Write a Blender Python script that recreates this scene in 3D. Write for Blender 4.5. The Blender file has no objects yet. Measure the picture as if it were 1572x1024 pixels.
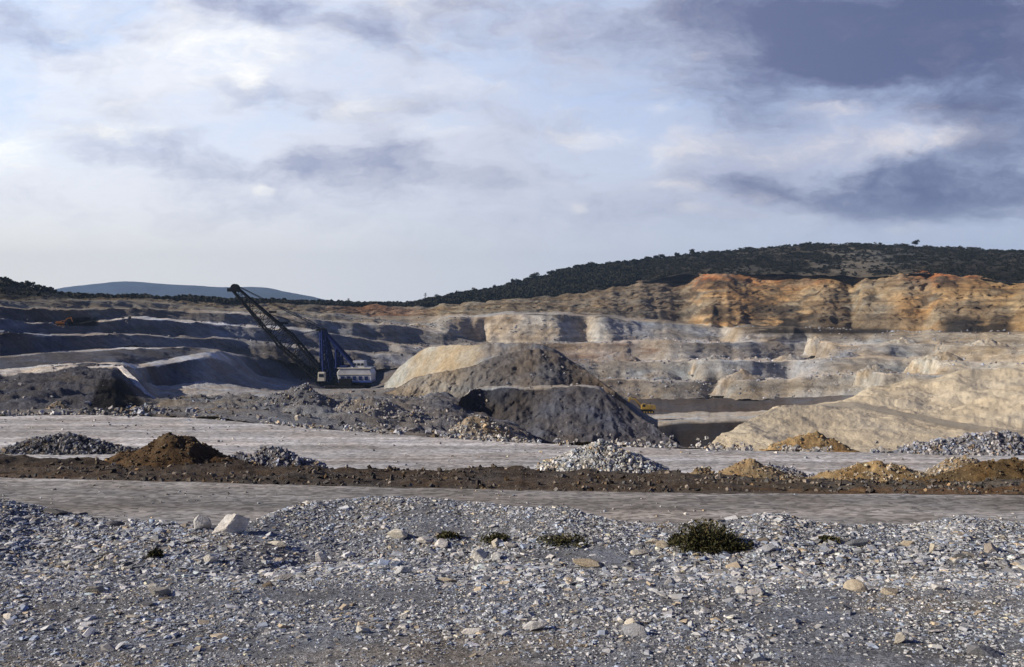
import bpy, math, random
import numpy as np
R = math.radians
sc = bpy.context.scene
COL = sc.collection
random.seed(4)
RNG = np.random.default_rng(11)

# ------------------------------------------------------------------ camera, sky, sun, exposure
F = 1572 * 35 / 36.0          # focal length in photo pixels; z = 0 is the eye level
HY = 475.0                    # eye level row of the photograph
cam = bpy.data.cameras.new('camera'); cam.lens = 35; cam.sensor_width = 36
cam.clip_start = 0.2; cam.clip_end = 60000
cam.shift_y = -(512 - HY) / 1572.0
co = bpy.data.objects.new('camera', cam); COL.objects.link(co)
co.location = (0, 0, 0); co.rotation_euler = (R(90), 0, 0)
sc.camera = co

SUN_AZ = 101.0     # degrees left of the view direction
SUN_EL = 26.0
sv = (-math.sin(R(SUN_AZ)) * math.cos(R(SUN_EL)), math.cos(R(SUN_AZ)) * math.cos(R(SUN_EL)), math.sin(R(SUN_EL)))
sl = bpy.data.lights.new('sun', 'SUN'); sl.energy = 4.6; sl.angle = R(0.6); sl.color = (1.0, 0.89, 0.73)
so = bpy.data.objects.new('sun', sl); COL.objects.link(so)
from mathutils import Vector, Matrix
so.rotation_euler = Vector(sv).to_track_quat('Z', 'Y').to_euler()

sc.view_settings.view_transform = 'Standard'; sc.view_settings.look = 'None'
sc.view_settings.exposure = 0.28; sc.view_settings.gamma = 1.0
sc.cycles.max_bounces = 5; sc.cycles.diffuse_bounces = 2; sc.cycles.volume_bounces = 0
sc.cycles.transparent_max_bounces = 8

def lin(c):
    return tuple(((v / 255.0) / 12.92 if v / 255.0 <= 0.04045 else ((v / 255.0 + 0.055) / 1.055) ** 2.4) for v in c)

def build_world():
    w = bpy.data.worlds.new('World'); sc.world = w; w.use_nodes = True
    nt = w.node_tree; N = nt.nodes; L = nt.links; N.clear()
    out = N.new('ShaderNodeOutputWorld'); bg = N.new('ShaderNodeBackground'); L.new(bg.outputs[0], out.inputs[0])
    ST = 0.1
    bg.inputs[1].default_value = ST
    sky = N.new('ShaderNodeTexSky'); sky.sky_type = 'NISHITA'; sky.sun_disc = False
    sky.sun_elevation = R(SUN_EL); sky.sun_rotation = R(-SUN_AZ); sky.dust_density = 2.0
    tc = N.new('ShaderNodeTexCoord'); sep = N.new('ShaderNodeSeparateXYZ'); L.new(tc.outputs['Generated'], sep.inputs[0])
    def m(op, a, b=None, c=None, clamp=False):
        n = N.new('ShaderNodeMath'); n.operation = op; n.use_clamp = clamp
        for i, v in enumerate((a, b, c)):
            if v is None: continue
            if isinstance(v, (int, float)): n.inputs[i].default_value = v
            else: L.new(v, n.inputs[i])
        return n.outputs[0]
    yy = m('MAXIMUM', sep.outputs[1], 0.25)
    u = m('DIVIDE', sep.outputs[0], yy); v = m('DIVIDE', sep.outputs[2], yy)
    comb = N.new('ShaderNodeCombineXYZ'); L.new(u, comb.inputs[0]); L.new(v, comb.inputs[1])
    uv = comb.outputs[0]
    def noise(scale, vec, sx=1, sy=1, det=6, rough=0.55, off=0.0):
        mp = N.new('ShaderNodeMapping'); L.new(vec, mp.inputs[0])
        mp.inputs['Scale'].default_value = (sx, sy, 1); mp.inputs['Location'].default_value = (off, off * .7, off)
        n = N.new('ShaderNodeTexNoise'); n.inputs['Scale'].default_value = scale; n.inputs['Detail'].default_value = det
        n.inputs['Roughness'].default_value = rough
        L.new(mp.outputs[0], n.inputs['Vector']); return n
    # domain warp
    wn = noise(5.0, uv, 1, 2.2, 5, 0.6, 3.1)
    ws = N.new('ShaderNodeVectorMath'); ws.operation = 'SUBTRACT'; L.new(wn.outputs['Color'], ws.inputs[0]); ws.inputs[1].default_value = (.5, .5, .5)
    wm = N.new('ShaderNodeVectorMath'); wm.operation = 'MULTIPLY'; L.new(ws.outputs[0], wm.inputs[0]); wm.inputs[1].default_value = (0.30, 0.15, 0)
    wa = N.new('ShaderNodeVectorMath'); wa.operation = 'ADD'; L.new(uv, wa.inputs[0]); L.new(wm.outputs[0], wa.inputs[1])
    wuv = wa.outputs[0]
    wm2 = N.new('ShaderNodeVectorMath'); wm2.operation = 'MULTIPLY'; L.new(ws.outputs[0], wm2.inputs[0]); wm2.inputs[1].default_value = (0.16, 0.07, 0)
    wa2 = N.new('ShaderNodeVectorMath'); wa2.operation = 'ADD'; L.new(uv, wa2.inputs[0]); L.new(wm2.outputs[0], wa2.inputs[1])
    wuv2 = wa2.outputs[0]
    def field(blobs, vec):
        acc = None
        for (px, py, rx, ry, a) in blobs:
            cu, cv = (px - 786) / F, (HY - py) / F
            mp = N.new('ShaderNodeMapping'); mp.vector_type = 'POINT'; L.new(vec, mp.inputs[0])
            sx, sy = F / rx, F / ry
            mp.inputs['Scale'].default_value = (sx, sy, 0); mp.inputs['Location'].default_value = (-cu * sx, -cv * sy, 0)
            ln = N.new('ShaderNodeVectorMath'); ln.operation = 'LENGTH'; L.new(mp.outputs[0], ln.inputs[0])
            mr = N.new('ShaderNodeMapRange'); mr.interpolation_type = 'SMOOTHSTEP'
            mr.inputs[1].default_value = 1.5; mr.inputs[2].default_value = 0.0; mr.inputs[3].default_value = 0.0; mr.inputs[4].default_value = a
            L.new(ln.outputs['Value'], mr.inputs[0])
            acc = mr.outputs[0] if acc is None else m('ADD', acc, mr.outputs[0])
        return acc
    dark = field([(10, 55, 130, 55, .75), (230, 0, 120, 34, .55), (430, 22, 170, 42, .85), (600, 62, 80, 42, .75), (760, 20, 160, 45, .5),
                  (400, 155, 130, 20, .45), (200, 238, 150, 36, .55), (480, 250, 210, 30, .5), (640, 285, 130, 26, .25), (620, 170, 160, 26, .3),
                  (1010, 20, 110, 50, .35), (1200, 70, 260, 90, .55), (1450, 50, 330, 110, .8), (1560, 190, 180, 120, .75), (1250, 285, 230, 32, .6), (1490, 295, 200, 50, .6),
                  (840, 90, 130, 50, .25), (1090, 150, 200, 50, .35), (1120, 185, 120, 30, .2), (900, 240, 120, 16, .3), (1500, 420, 300, 60, .3),
                  (1300, -160, 800, 140, .9), (1380, 40, 220, 70, .7), (300, -200, 700, 130, .7), (786, -700, 3000, 520, 1.1), (3400, 100, 1700, 900, .9)], wuv)
    brt = field([(390, 126, 30, 20, .25), (20, 238, 80, 36, .5), (-90, 260, 130, 80, .4), (170, 208, 130, 22, .7), (330, 125, 150, 30, .4), (545, 168, 60, 34, .6), (660, 205, 80, 22, .55), (700, 130, 110, 40, .4),
                 (300, 70, 150, 34, .4), (1230, 222, 250, 32, .62), (1420, 215, 120, 24, .25), (915, 205, 60, 17, .6), (1000, 180, 40, 12, .4), (884, 322, 22, 15, .8), (396, 286, 34, 11, .7), (580, 275, 30, 20, .3),
                 (1402, 346, 34, 16, .5), (1355, 40, 46, 40, .1), (1260, 165, 80, 26, .45), (1030, 290, 60, 14, .5), (1010, 245, 90, 45, .4), (1075, 330, 26, 10, .4), (900, 120, 60, 20, .35), (530, 60, 40, 40, .3)], wuv2)
    n1 = noise(3.2, wuv, 1, 2.6, 8, 0.6, 1.7); n2 = noise(11.0, wuv2, 1, 1.9, 10, 0.68, 5.0); n3 = noise(120.0, uv, .6, 2.0, 2, 0.7, 2.0); n4 = noise(7.5, wuv2, 1, 1.9, 10, 0.68, 9.0)
    def mixc(f, a, b):
        n = N.new('ShaderNodeMix'); n.data_type = 'RGBA'; n.clamp_factor = True
        if isinstance(f, float): n.inputs[0].default_value = f
        else: L.new(f, n.inputs[0])
        for k, c in ((6, a), (7, b)):
            if isinstance(c, tuple): n.inputs[k].default_value = (*c, 1)
            else: L.new(c, n.inputs[k])
        return n.outputs[2]
    K = 1.16 / ST
    C = lambda *c: tuple(x * K for x in lin(c))
    def ramp(x, a, b, lo=0.0, hi=1.0):
        mr = N.new('ShaderNodeMapRange'); mr.interpolation_type = 'SMOOTHSTEP'
        L.new(x, mr.inputs[0]); mr.inputs[1].default_value = a; mr.inputs[2].default_value = b; mr.inputs[3].default_value = lo; mr.inputs[4].default_value = hi
        return mr.outputs[0]
    blue = mixc(0.8, sky.outputs[0], C(178, 200, 232))
    uf = ramp(u, -0.62, 0.50)
    hor = mixc(uf, C(246, 240, 228), C(178, 185, 202))
    base = mixc(ramp(v, 0.05, 0.19), hor, mixc(uf, C(212, 222, 236), C(170, 182, 208)))
    base = mixc(ramp(v, 0.13, 0.24), base, mixc(uf, C(190, 207, 233), C(152, 168, 202)))
    base = mixc(0.12, base, blue)
    # pale veil of thin cloud, then grey cloud bases, then sunlit tops
    vm = ramp(v, 0.05, 0.13)
    vv = m('MULTIPLY', ramp(n1.outputs[0], 0.30, 0.58), m('MULTIPLY', vm, 0.9))
    base = mixc(vv, base, mixc(uf, C(226, 227, 232), C(158, 164, 186)))
    nn = m('ADD', m('MULTIPLY', n1.outputs[0], 0.5), m('MULTIPLY', n2.outputs[0], 0.5))
    d = m('ADD', m('MULTIPLY', dark, 1.0), m('MULTIPLY_ADD', nn, 3.2, -1.5))
    d = m('MULTIPLY', ramp(d, -0.05, 1.35), ramp(v, 0.035, 0.12))
    base = mixc(d, base, mixc(uf, C(140, 148, 178), C(80, 88, 122)))
    nb = m('ADD', m('MULTIPLY', n4.outputs[0], 0.6), m('MULTIPLY', n2.outputs[0], 0.4))
    b = m('ADD', m('MULTIPLY', brt, 1.0), m('MULTIPLY_ADD', nb, 3.6, -1.78))
    b = m('MULTIPLY', m('MULTIPLY', ramp(b, 0.05, 1.15), m('MULTIPLY', vm, 0.8)), m('SUBTRACT', 1.0, m('MULTIPLY', ramp(dark, 0.45, 1.0), 0.8)))
    base = mixc(b, base, mixc(ramp(u, -0.5, 0.35), C(255, 252, 240), C(226, 218, 214)))
    grain = m('MULTIPLY_ADD', n3.outputs[0], 0.05, 0.975)
    sg = N.new('ShaderNodeVectorMath'); sg.operation = 'SCALE'; L.new(base, sg.inputs[0]); L.new(grain, sg.inputs[3])
    # out-of-view sky overhead and behind, darkened to cut ambient light
    over = mixc(ramp(v, 0.34, 0.9), sg.outputs[0], C(36, 48, 88))
    low = mixc(ramp(sep.outputs[2], -0.02, 0.0), (0.05 * K, .05 * K, .06 * K), over)
    L.new(low, bg.inputs[0])
    w.cycles.sampling_method = 'MANUAL'; w.cycles.sample_map_resolution = 512
build_world()

# ------------------------------------------------------------------ noise
def _h(ix, iy, iz, s):
    n = (ix * 374761393 + iy * 668265263 + iz * 2147483647 + s * 1274126177) & 0xFFFFFFFF
    n = ((n ^ (n >> 13)) * 1274126177) & 0xFFFFFFFF
    n = ((n ^ (n >> 16)) * 2246822519) & 0xFFFFFFFF
    return ((n ^ (n >> 15)) & 0xFFFFFF) / float(0xFFFFFF)
def vn(x, y, z=0.0, s=0):
    x, y, z = np.broadcast_arrays(np.asarray(x, float), np.asarray(y, float), np.asarray(z, float))
    ix, iy, iz = np.floor(x).astype(np.int64), np.floor(y).astype(np.int64), np.floor(z).astype(np.int64)
    fx, fy, fz = x - ix, y - iy, z - iz
    fx, fy, fz = [f * f * f * (f * (f * 6 - 15) + 10) for f in (fx, fy, fz)]
    r = 0
    for a in (0, 1):
        for b in (0, 1):
            for c in (0, 1):
                wgt = (fx if a else 1 - fx) * (fy if b else 1 - fy) * (fz if c else 1 - fz)
                r = r + wgt * _h(ix + a, iy + b, iz + c, s)
    return r * 2 - 1
def fbm(x, y, z=0.0, o=4, s=0, g=0.5):
    r = 0; a = 1.0; t = 0
    for k in range(o):
        f = 2.03 ** k
        r = r + a * vn(x * f + 17.3 * k, y * f - 9.1 * k, np.asarray(z) * f, s + k); t += a; a *= g
    return r / t
def sstep(a, b, x):
    t = np.clip((x - a) / (b - a), 0, 1); return t * t * (3 - 2 * t)

# ------------------------------------------------------------------ mesh helpers
def link(name, me, parent=None, **props):
    o = bpy.data.objects.new(name, me); COL.objects.link(o)
    if parent is not None: o.parent = parent
    for k, v in props.items(): o[k] = v
    return o
def mesh_np(name, V, Fq, mat, col=None, smooth=False):
    me = bpy.data.meshes.new(name)
    V = np.asarray(V, np.float32).reshape(-1, 3); Fq = np.asarray(Fq, np.int32); k = Fq.shape[1]
    me.vertices.add(len(V)); me.vertices.foreach_set('co', V.ravel())
    me.loops.add(Fq.size); me.loops.foreach_set('vertex_index', Fq.ravel())
    me.polygons.add(len(Fq)); me.polygons.foreach_set('loop_start', np.arange(0, Fq.size, k, dtype=np.int32))
    me.polygons.foreach_set('loop_total', np.full(len(Fq), k, np.int32))
    me.polygons.foreach_set('use_smooth', np.full(len(Fq), smooth))
    me.update(calc_edges=True); me.validate()
    if col is not None:
        at = me.color_attributes.new('Col', 'FLOAT_COLOR', 'POINT')
        c = np.ones((len(V), 4), np.float32); c[:, :3] = col
        at.data.foreach_set('color', c.ravel())
    me.materials.append(mat)
    return me
def grid_faces(nr, nc):
    i = np.arange(nr - 1)[:, None]; j = np.arange(nc - 1)[None, :]
    a = i * nc + j
    return np.stack([a, a + 1, a + nc + 1, a + nc], -1).reshape(-1, 4)
def P(px, py, d):
    return ((px - 786) / F * d, d, (HY - py) / F * d)

# ------------------------------------------------------------------ materials
def ground_mat(name, s1, s2, s3, bump=0.5, dist=0.1, var=0.35, warm=(1.15, 1.0, 0.82), cool=(0.85, 0.95, 1.1), strat=0.0, rough=0.95, speck=0.0, anis=(1, 1, 1)):
    """albedo = the surface's own colour attribute, broken up by three scales of stain and grit"""
    m = bpy.data.materials.new(name); m.use_nodes = True; nt = m.node_tree; N = nt.nodes; L = nt.links
    b = N['Principled BSDF']; b.inputs['Roughness'].default_value = rough
    b.inputs['Specular IOR Level'].default_value = 0.15
    at = N.new('ShaderNodeAttribute'); at.attribute_name = 'Col'
    g = N.new('ShaderNodeNewGeometry'); mp = N.new('ShaderNodeMapping'); L.new(g.outputs['Position'], mp.inputs[0]); mp.inputs['Scale'].default_value = anis
    def nz(s, det=6, r=0.6):
        n = N.new('ShaderNodeTexNoise'); n.inputs['Scale'].default_value = s; n.inputs['Detail'].default_value = det; n.inputs['Roughness'].default_value = r
        L.new(mp.outputs[0], n.inputs['Vector']); return n
    a, c, d = nz(s1), nz(s2), nz(s3, 4, 0.7)
    def mr(x, f0, f1, t0, t1):
        n = N.new('ShaderNodeMapRange'); L.new(x, n.inputs[0]); n.inputs[1].default_value = f0; n.inputs[2].default_value = f1
        n.inputs[3].default_value = t0; n.inputs[4].default_value = t1; return n.outputs[0]
    def mul(x, y):
        n = N.new('ShaderNodeMath'); n.operation = 'MULTIPLY'; L.new(x, n.inputs[0]); L.new(y, n.inputs[1]); return n.outputs[0]
    k = mul(mul(mr(a.outputs[0], .3, .7, 1 - var, 1 + var), mr(c.outputs[0], .3, .7, 1 - var, 1 + var)), mr(d.outputs[0], .3, .7, 1 - var * .8, 1 + var * .8))
    if strat:
        sp = N.new('ShaderNodeMapping'); L.new(g.outputs['Position'], sp.inputs[0]); sp.inputs['Scale'].default_value = (.02, .02, strat)
        sn = N.new('ShaderNodeTexNoise'); sn.inputs['Scale'].default_value = 1.0; sn.inputs['Detail'].default_value = 5; L.new(sp.outputs[0], sn.inputs['Vector'])
        k = mul(k, mr(sn.outputs[0], .3, .7, .72, 1.25))
    tint = N.new('ShaderNodeMix'); tint.data_type = 'RGBA'; L.new(c.outputs[0], tint.inputs[0])
    nn = mr(a.outputs[0], .35, .65, 0, 1); L.new(nn, tint.inputs[0])
    tint.inputs[6].default_value = (*warm, 1); tint.inputs[7].default_value = (*cool, 1)
    v1 = N.new('ShaderNodeVectorMath'); v1.operation = 'MULTIPLY'; L.new(at.outputs['Color'], v1.inputs[0]); L.new(tint.outputs[2], v1.inputs[1])
    v2 = N.new('ShaderNodeVectorMath'); v2.operation = 'SCALE'; L.new(v1.outputs[0], v2.inputs[0]); L.new(k, v2.inputs[3])
    res = v2.outputs[0]
    if speck:
        vo = N.new('ShaderNodeTexVoronoi'); vo.inputs['Scale'].default_value = speck; L.new(mp.outputs[0], vo.inputs['Vector'])
        vc = N.new('ShaderNodeVectorMath'); vc.operation = 'DOT_PRODUCT'; L.new(vo.outputs['Color'], vc.inputs[0]); vc.inputs[1].default_value = (1, 0, 0)
        v3 = N.new('ShaderNodeVectorMath'); v3.operation = 'SCALE'; L.new(res, v3.inputs[0]); L.new(mr(vc.outputs['Value'], 0, 1, .55, 1.5), v3.inputs[3]); res = v3.outputs[0]
    L.new(res, b.inputs['Base Color'])
    bp = N.new('ShaderNodeBump'); bp.inputs['Strength'].default_value = bump; bp.inputs['Distance'].default_value = dist
    ad = N.new('ShaderNodeMath'); ad.operation = 'ADD'; L.new(c.outputs[0], ad.inputs[0]); L.new(d.outputs[0], ad.inputs[1])
    L.new(ad.outputs[0], bp.inputs['Height']); L.new(bp.outputs[0], b.inputs['Normal'])
    return m
def stone_mat(name, scale=20, bump=0.4, dist=0.01, rough=0.85):
    return ground_mat(name, scale * .2, scale, scale * 5, bump, dist, .16, (1.06, 1, .94), (.94, .98, 1.06), rough=rough)
def paint(name, c, rough=0.5, metal=0.0, scale=1.0, dirt=0.3):
    m = bpy.data.materials.new(name); m.use_nodes = True; nt = m.node_tree; N = nt.nodes; L = nt.links
    b = N['Principled BSDF']; b.inputs['Roughness'].default_value = rough; b.inputs['Metallic'].default_value = metal; b.inputs['Specular IOR Level'].default_value = .5 if rough < .7 else .08
    g = N.new('ShaderNodeNewGeometry'); n = N.new('ShaderNodeTexNoise'); n.inputs['Scale'].default_value = scale; n.inputs['Detail'].default_value = 6; L.new(g.outputs['Position'], n.inputs['Vector'])
    r = N.new('ShaderNodeMapRange'); L.new(n.outputs[0], r.inputs[0]); r.inputs[1].default_value = .35; r.inputs[2].default_value = .7; r.inputs[3].default_value = 0; r.inputs[4].default_value = dirt
    x = N.new('ShaderNodeMix'); x.data_type = 'RGBA'; L.new(r.outputs[0], x.inputs[0]); x.inputs[6].default_value = (*c, 1); x.inputs[7].default_value = (.12, .10, .08, 1)
    L.new(x.outputs[2], b.inputs['Base Color']); return m

M_FAR = ground_mat('quarry rock', 0.03, 0.22, 1.3, 0.9, 1.0, .30, strat=.35)
M_MID = ground_mat('spoil rubble', 0.08, 0.7, 3.5, 0.9, .45, .28)
M_HEAP = ground_mat('loose spoil', 0.12, 1.2, 6.0, 0.8, .22, .26)
M_SAND = ground_mat('sandy spoil', 0.15, 0.9, 5.0, 0.6, .2, .10, (1.03, 1, .95), (.98, 1, 1.02))
M_HILL = ground_mat('hill soil', 0.012, 0.09, 0.6, 0.8, 2.0, .30)
M_SOIL = ground_mat('dark soil', 0.5, 3.0, 14.0, 1.0, .09, .34)
M_ROAD = ground_mat('dusty road', 0.25, 1.4, 9.0, 0.18, .02, .08, (1.05, 1, .95), (.97, 1, 1.04), anis=(.7, 1.3, 1), speck=6)
M_BANK = ground_mat('fine gravel', 0.9, 7.0, 45.0, 0.9, .03, .26, (1.04, 1, .94), (.92, .98, 1.08), speck=38)
M_CHIP = stone_mat('gravel chips', 30)
M_ROCK = stone_mat('pale rock', 9, .7, .02)
M_RUB = stone_mat('rubble stones', 6, .5, .04)
M_MOUNT = ground_mat('mountain', .0006, .004, .02, .6, 25, .3)

# ------------------------------------------------------------------ lofted terrain
def gsm(a, w):
    if w <= 0: return a
    k = np.exp(-0.5 * (np.arange(-3 * w, 3 * w + 1) / w) ** 2); k /= k.sum()
    return np.convolve(np.pad(a, 3 * w, mode='edge'), k, mode='valid')
def loft(rows, px, plan=0.0, jit=1.0, smooth=3, seed=0, psc=70.0, wav=0.0, bays=None):
    """rows: (list of (px,py,d), subdivisions to next, roughness in m, gully depth in m, colour keys)"""
    nr = len(rows); PY = []; D = []
    for i, r in enumerate(rows):
        k = np.array(r[0], float)
        py = gsm(np.interp(px, k[:, 0], k[:, 1]), smooth); d = gsm(np.interp(px, k[:, 0], k[:, 2]), smooth)
        ii = i // 2 if plan > 0 else i
        if bays and ii in bays:
            bk_ = np.array(bays[ii]); d = d * gsm(np.interp(px, bk_[:, 0], bk_[:, 1]), 2)
        d = d * (1 + plan * (fbm(px / psc, ii * 0.45, 0, 2, seed) + .16 * fbm(px / (psc * .25), i * 1.3, 0, 2, seed + 9)))
        py = py + jit * (fbm(px / 22.0, i * 3.7, 0, 4, seed + 30)) + wav * fbm(px / 110.0, ((i + 1) // 2) * 5.3, 0, 3, seed + 31)
        PY.append(py); D.append(d)
    PY = np.array(PY); D = np.array(D)
    for i in range(1, nr): D[i] = np.maximum(D[i], D[i - 1] + 0.15)
    X = (px[None, :] - 786) / F * D; Z = (HY - PY) / F * D
    LX, LY, LZ, LC, LR, LG = [], [], [], [], [], []
    for i in range(nr - 1):
        n = rows[i][1]
        ca, cb = rows[i][4], rows[i][4]
        cc = np.array([[c[0], *c[1]] for c in rows[i][4]], float)
        col = np.stack([np.interp(px, cc[:, 0], cc[:, j]) for j in (1, 2, 3)], -1)
        for t in np.arange(n + (1 if i == nr - 2 else 0)) / n:
            LX.append(X[i] * (1 - t) + X[i + 1] * t); LY.append(D[i] * (1 - t) + D[i + 1] * t); LZ.append(Z[i] * (1 - t) + Z[i + 1] * t)
            LC.append(col); e = min(1, 4 * t * (1 - t) + .45); LR.append(np.full(len(px), rows[i][2])); LG.append(np.full(len(px), rows[i][3] * e))
    X, Y, Z, C, RR, GG = map(np.array, (LX, LY, LZ, LC, LR, LG))
    return X, Y, Z, C, RR, GG
def rough(X, Y, Z, RR, GG, f=1.0, seed=5):
    n = fbm(X * .09 * f, Y * .09 * f, Z * .09 * f, 6, seed, .58)
    g = 1 - np.abs(fbm(X * .10 * f, Y * .10 * f, Z * .07 * f, 5, seed + 3, .6)) * 2.2
    g2 = fbm(X * .35 * f, Y * .35 * f, Z * .30 * f, 5, seed + 7, .7)
    Z = Z + n * RR
    # gullies eat into the faces, away from the pit
    return X, Y - (g * .8 + g2 * .4) * GG, Z
def terr(name, rows, px, mat, plan=.0, jit=1.0, seed=0, f=1.0, colnoise=.0, smooth=3, colfn=None, shade=True, psc=70.0, wav=0.0, bays=None, **props):
    X, Y, Z, C, RR, GG = loft(rows, px, plan, jit, smooth, seed, psc, wav, bays)
    X, Y, Z = rough(X, Y, Z, RR, GG, f, seed + 50)
    if colfn is not None: C = colfn(X, Y, Z, C)
    me = mesh_np(name, np.stack([X, Y, Z], -1), grid_faces(*X.shape), mat, C.reshape(-1, 3), shade)
    o = link(name, me, **props)
    o['grid'] = 0; del o['grid']
    return o, (X, Y, Z)
def K1(c): return [(0, c)]

GREY = (.27, .27, .28); GREYD = (.16, .16, .18); DUST = (.40, .385, .37); TAN = (.50, .46, .385); SAND = (.64, .56, .43)
OCH = (.40, .27, .14); RED = (.36, .13, .045); BRN = (.15, .105, .065); SCRUB = (.020, .019, .014); DARK = (.05, .045, .045); PALE = (.50, .475, .43)

# --- foreground gravel bank
pxb = np.arange(-700, 2300, 2.6)
crest = [(-700, 740, 15), (0, 766, 15), (60, 776, 15.2), (110, 788, 15), (160, 796, 14.8), (220, 800, 14.6), (300, 806, 14.4), (370, 808, 14.4), (405, 792, 15), (450, 776, 15.6), (510, 768, 16), (560, 763, 16.2),
         (640, 764, 16), (730, 771, 15.8), (800, 779, 15.2), (835, 777, 15.2), (870, 776, 15), (905, 790, 14.8), (950, 800, 14.6), (1010, 806, 14.6), (1080, 802, 14.6), (1130, 798, 14.6), (1165, 788, 14.6), (1195, 787, 14.6),
         (1230, 797, 14.6), (1300, 804, 14.6), (1400, 805, 14.8), (1440, 797, 15), (1475, 790, 15), (1505, 796, 15), (1572, 803, 15), (2300, 800, 15)]
def bank_row(d, z0, lift=0.0):
    r = []
    for (p, y, dc) in crest: r.append((p, HY + (-z0 + 0) / d * F, d))
    return r
cz = lambda d, z: HY - z / d * F
rowsB = [([(p, cz(2.2, -2.30), 2.2) for p in (-700, 2300)], 20, .02, 0, K1((.20, .21, .235))),
         ([(p, cz(5.5, -2.42), 5.5) for p in (-700, 2300)], 120, .05, 0, K1((.20, .21, .235))),
         ([(p, cz(9.5, -2.66), 9.5) for p in (-700, 2300)], 90, .06, 0, K1((.20, .21, .235))),
         ([(p, cz(d - 2.6, -(y - HY) / F * d - .06 - .28 * max(0, min(1, (800 - y) / 30.0))), d - 2.6) for p, y, d in crest], 70, .05, 0, K1((.20, .21, .235))),
         ([(p, y, d) for p, y, d in crest], 24, .04, 0, K1((.20, .21, .235))),
         ([(p, cz(d + .9, -(y - HY) / F * d - .25), d + .9) for p, y, d in crest], 20, .1, 0, K1((.20, .21, .235))),
         ([(p, cz(21.5, -6.4), 21.5) for p in (-700, 2300)], 1, 0, 0, K1((.20, .21, .235)))]
def bank_col(X, Y, Z, C):
    n = fbm(X * .5, Y * .9, 0, 5, 71)
    m = sstep(.1, .5, n)[..., None]
    C = C * (1 + .35 * n[..., None])
    return C * (1 - m) + C * np.array([1.12, 1.0, .84]) * m
bank, BG = terr('gravel_bank', rowsB, pxb, M_BANK, jit=2.2, seed=3, f=9.0, smooth=5, colfn=bank_col, kind='structure')
BX, BY, BZ = BG

def bank_pt(px, py):
    sx = 786 + BX / BY * F; sy = HY - BZ / BY * F
    q = (sx - px) ** 2 + (sy - py) ** 2
    i, j = np.unravel_index(np.argmin(q), q.shape)
    return float(BX[i, j]), float(BY[i, j]), float(BZ[i, j])

# --- near haul road, soil berm, far haul road
pxm = np.arange(-900, 2500, 5.0)
edge1 = [(-900, 716), (0, 731), (400, 741), (800, 751), (1150, 756), (1572, 757), (2500, 757)]
rd1 = [([(p, cz(19.0, -6.03), 19.0) for p in (-900, 2500)], 200, .03, 0, K1((.27, .265, .265))),
       ([(p, y + 2, 6.0 / (y + 2 - HY) * F) for p, y in edge1], 1, 0, 0, K1((.27, .265, .265)))]
def road_col(X, Y, Z, C):
    n = fbm(X * .035, Y * 1.1, 0, 4, 91)[..., None]; q = fbm(X * .02, Y * .35, 0, 3, 95)[..., None]
    w = X * .012 + fbm(X * .03, 0, 0, 3, 97) * 1.2; t = fbm(X * .004, (Y + w) * 1.3, 0, 4, 99)[..., None]
    p = sstep(.15, .5, fbm(X * .10, Y * .3, 0, 4, 93))[..., None]; l = sstep(.18, .42, t)
    iso = fbm(X * .5, Y * .8, 0, 5, 141)[..., None]
    C = C * (1 + .13 * iso)
    sp_ = (sstep(.14, .38, fbm(X * .4, Y * .6, 0, 5, 151)) * .22)[..., None]
    C = C * (1 - sp_) + np.array([.15, .125, .10]) * sp_
    C = C * (1 + .10 * n) * (1 + .2 * q) * (1 + .2 * t) * (1 - .22 * p)
    return np.clip(C * (1 + .28 * l), .05, .7)
road1, RG1 = terr('haul_road', rd1, pxm, M_ROAD, jit=.3, seed=8, f=9.0, colfn=road_col, kind='structure')
s2 = [(-900, 690, 42), (0, 699, 41), (130, 704, 41), (300, 708, 41), (420, 713, 40.5), (600, 717, 40), (760, 719, 40), (900, 723, 39.5), (1100, 728, 39), (1300, 738, 38), (1450, 740, 38), (1572, 738, 38), (2500, 735, 38)]
px2 = np.arange(-700, 2300, 2.6)
bm = [([(p, y + 3, 6.04 / (y - HY) * F - .5) for p, y in edge1], 6, .05, 0, K1((.10, .085, .07))),
      ([(p, y - 3, 6.04 / (y - HY) * F + 1.2) for p, y in edge1], 46, .22, 0, K1((.085, .068, .055))),
      ([(p, y, d) for p, y, d in s2], 20, .26, 0, K1((.11, .082, .058))),
      ([(p, cz(d + 3.5, -8.3), d + 3.5) for p, y, d in s2], 4, .1, 0, K1((.2, .18, .15))),
      ([(p, cz(d + 6, -8.6), d + 6) for p, y, d in s2], 1, 0, 0, K1((.2, .18, .15)))]
def berm_col(X, Y, Z, C):
    n = fbm(X * .12, Y * .5, 0, 5, 61)[..., None]
    C = C * (1 + .5 * n)
    r = sstep(.15, .5, fbm(X * .05, Y * .3, 0, 4, 66))[..., None]
    e = sstep(700, 1500, 786 + X / Y * F)[..., None]
    C = C * (1 - .5 * e) + np.array([.17, .15, .12]) * .5 * e
    return C * (1 - r) + C * np.array([1.35, 1.0, .7]) * r
berm, BM = terr('soil_berm', bm, px2, M_SOIL, jit=2.5, seed=12, f=7.0, colfn=berm_col, kind='structure')
edge2 = [(-900, 640), (0, 640), (120, 638), (260, 641), (340, 646), (500, 660), (620, 669), (760, 679), (900, 685), (1040, 690), (1200, 694), (1400, 697), (1572, 700), (2500, 700)]
rd2 = [([(p, cz(42.0, -8.0), 42.0) for p in (-900, 2500)], 220, .05, 0, K1((.44, .435, .445))),
       ([(p, y - 1, 8.0 / (y - 1 - HY) * F) for p, y in edge2], 1, 0, 0, K1((.36, .34, .33)))]
road2, RG2 = terr('quarry_track', rd2, pxm, M_ROAD, jit=.5, seed=18, f=6.0, colfn=road_col, kind='structure')

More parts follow.
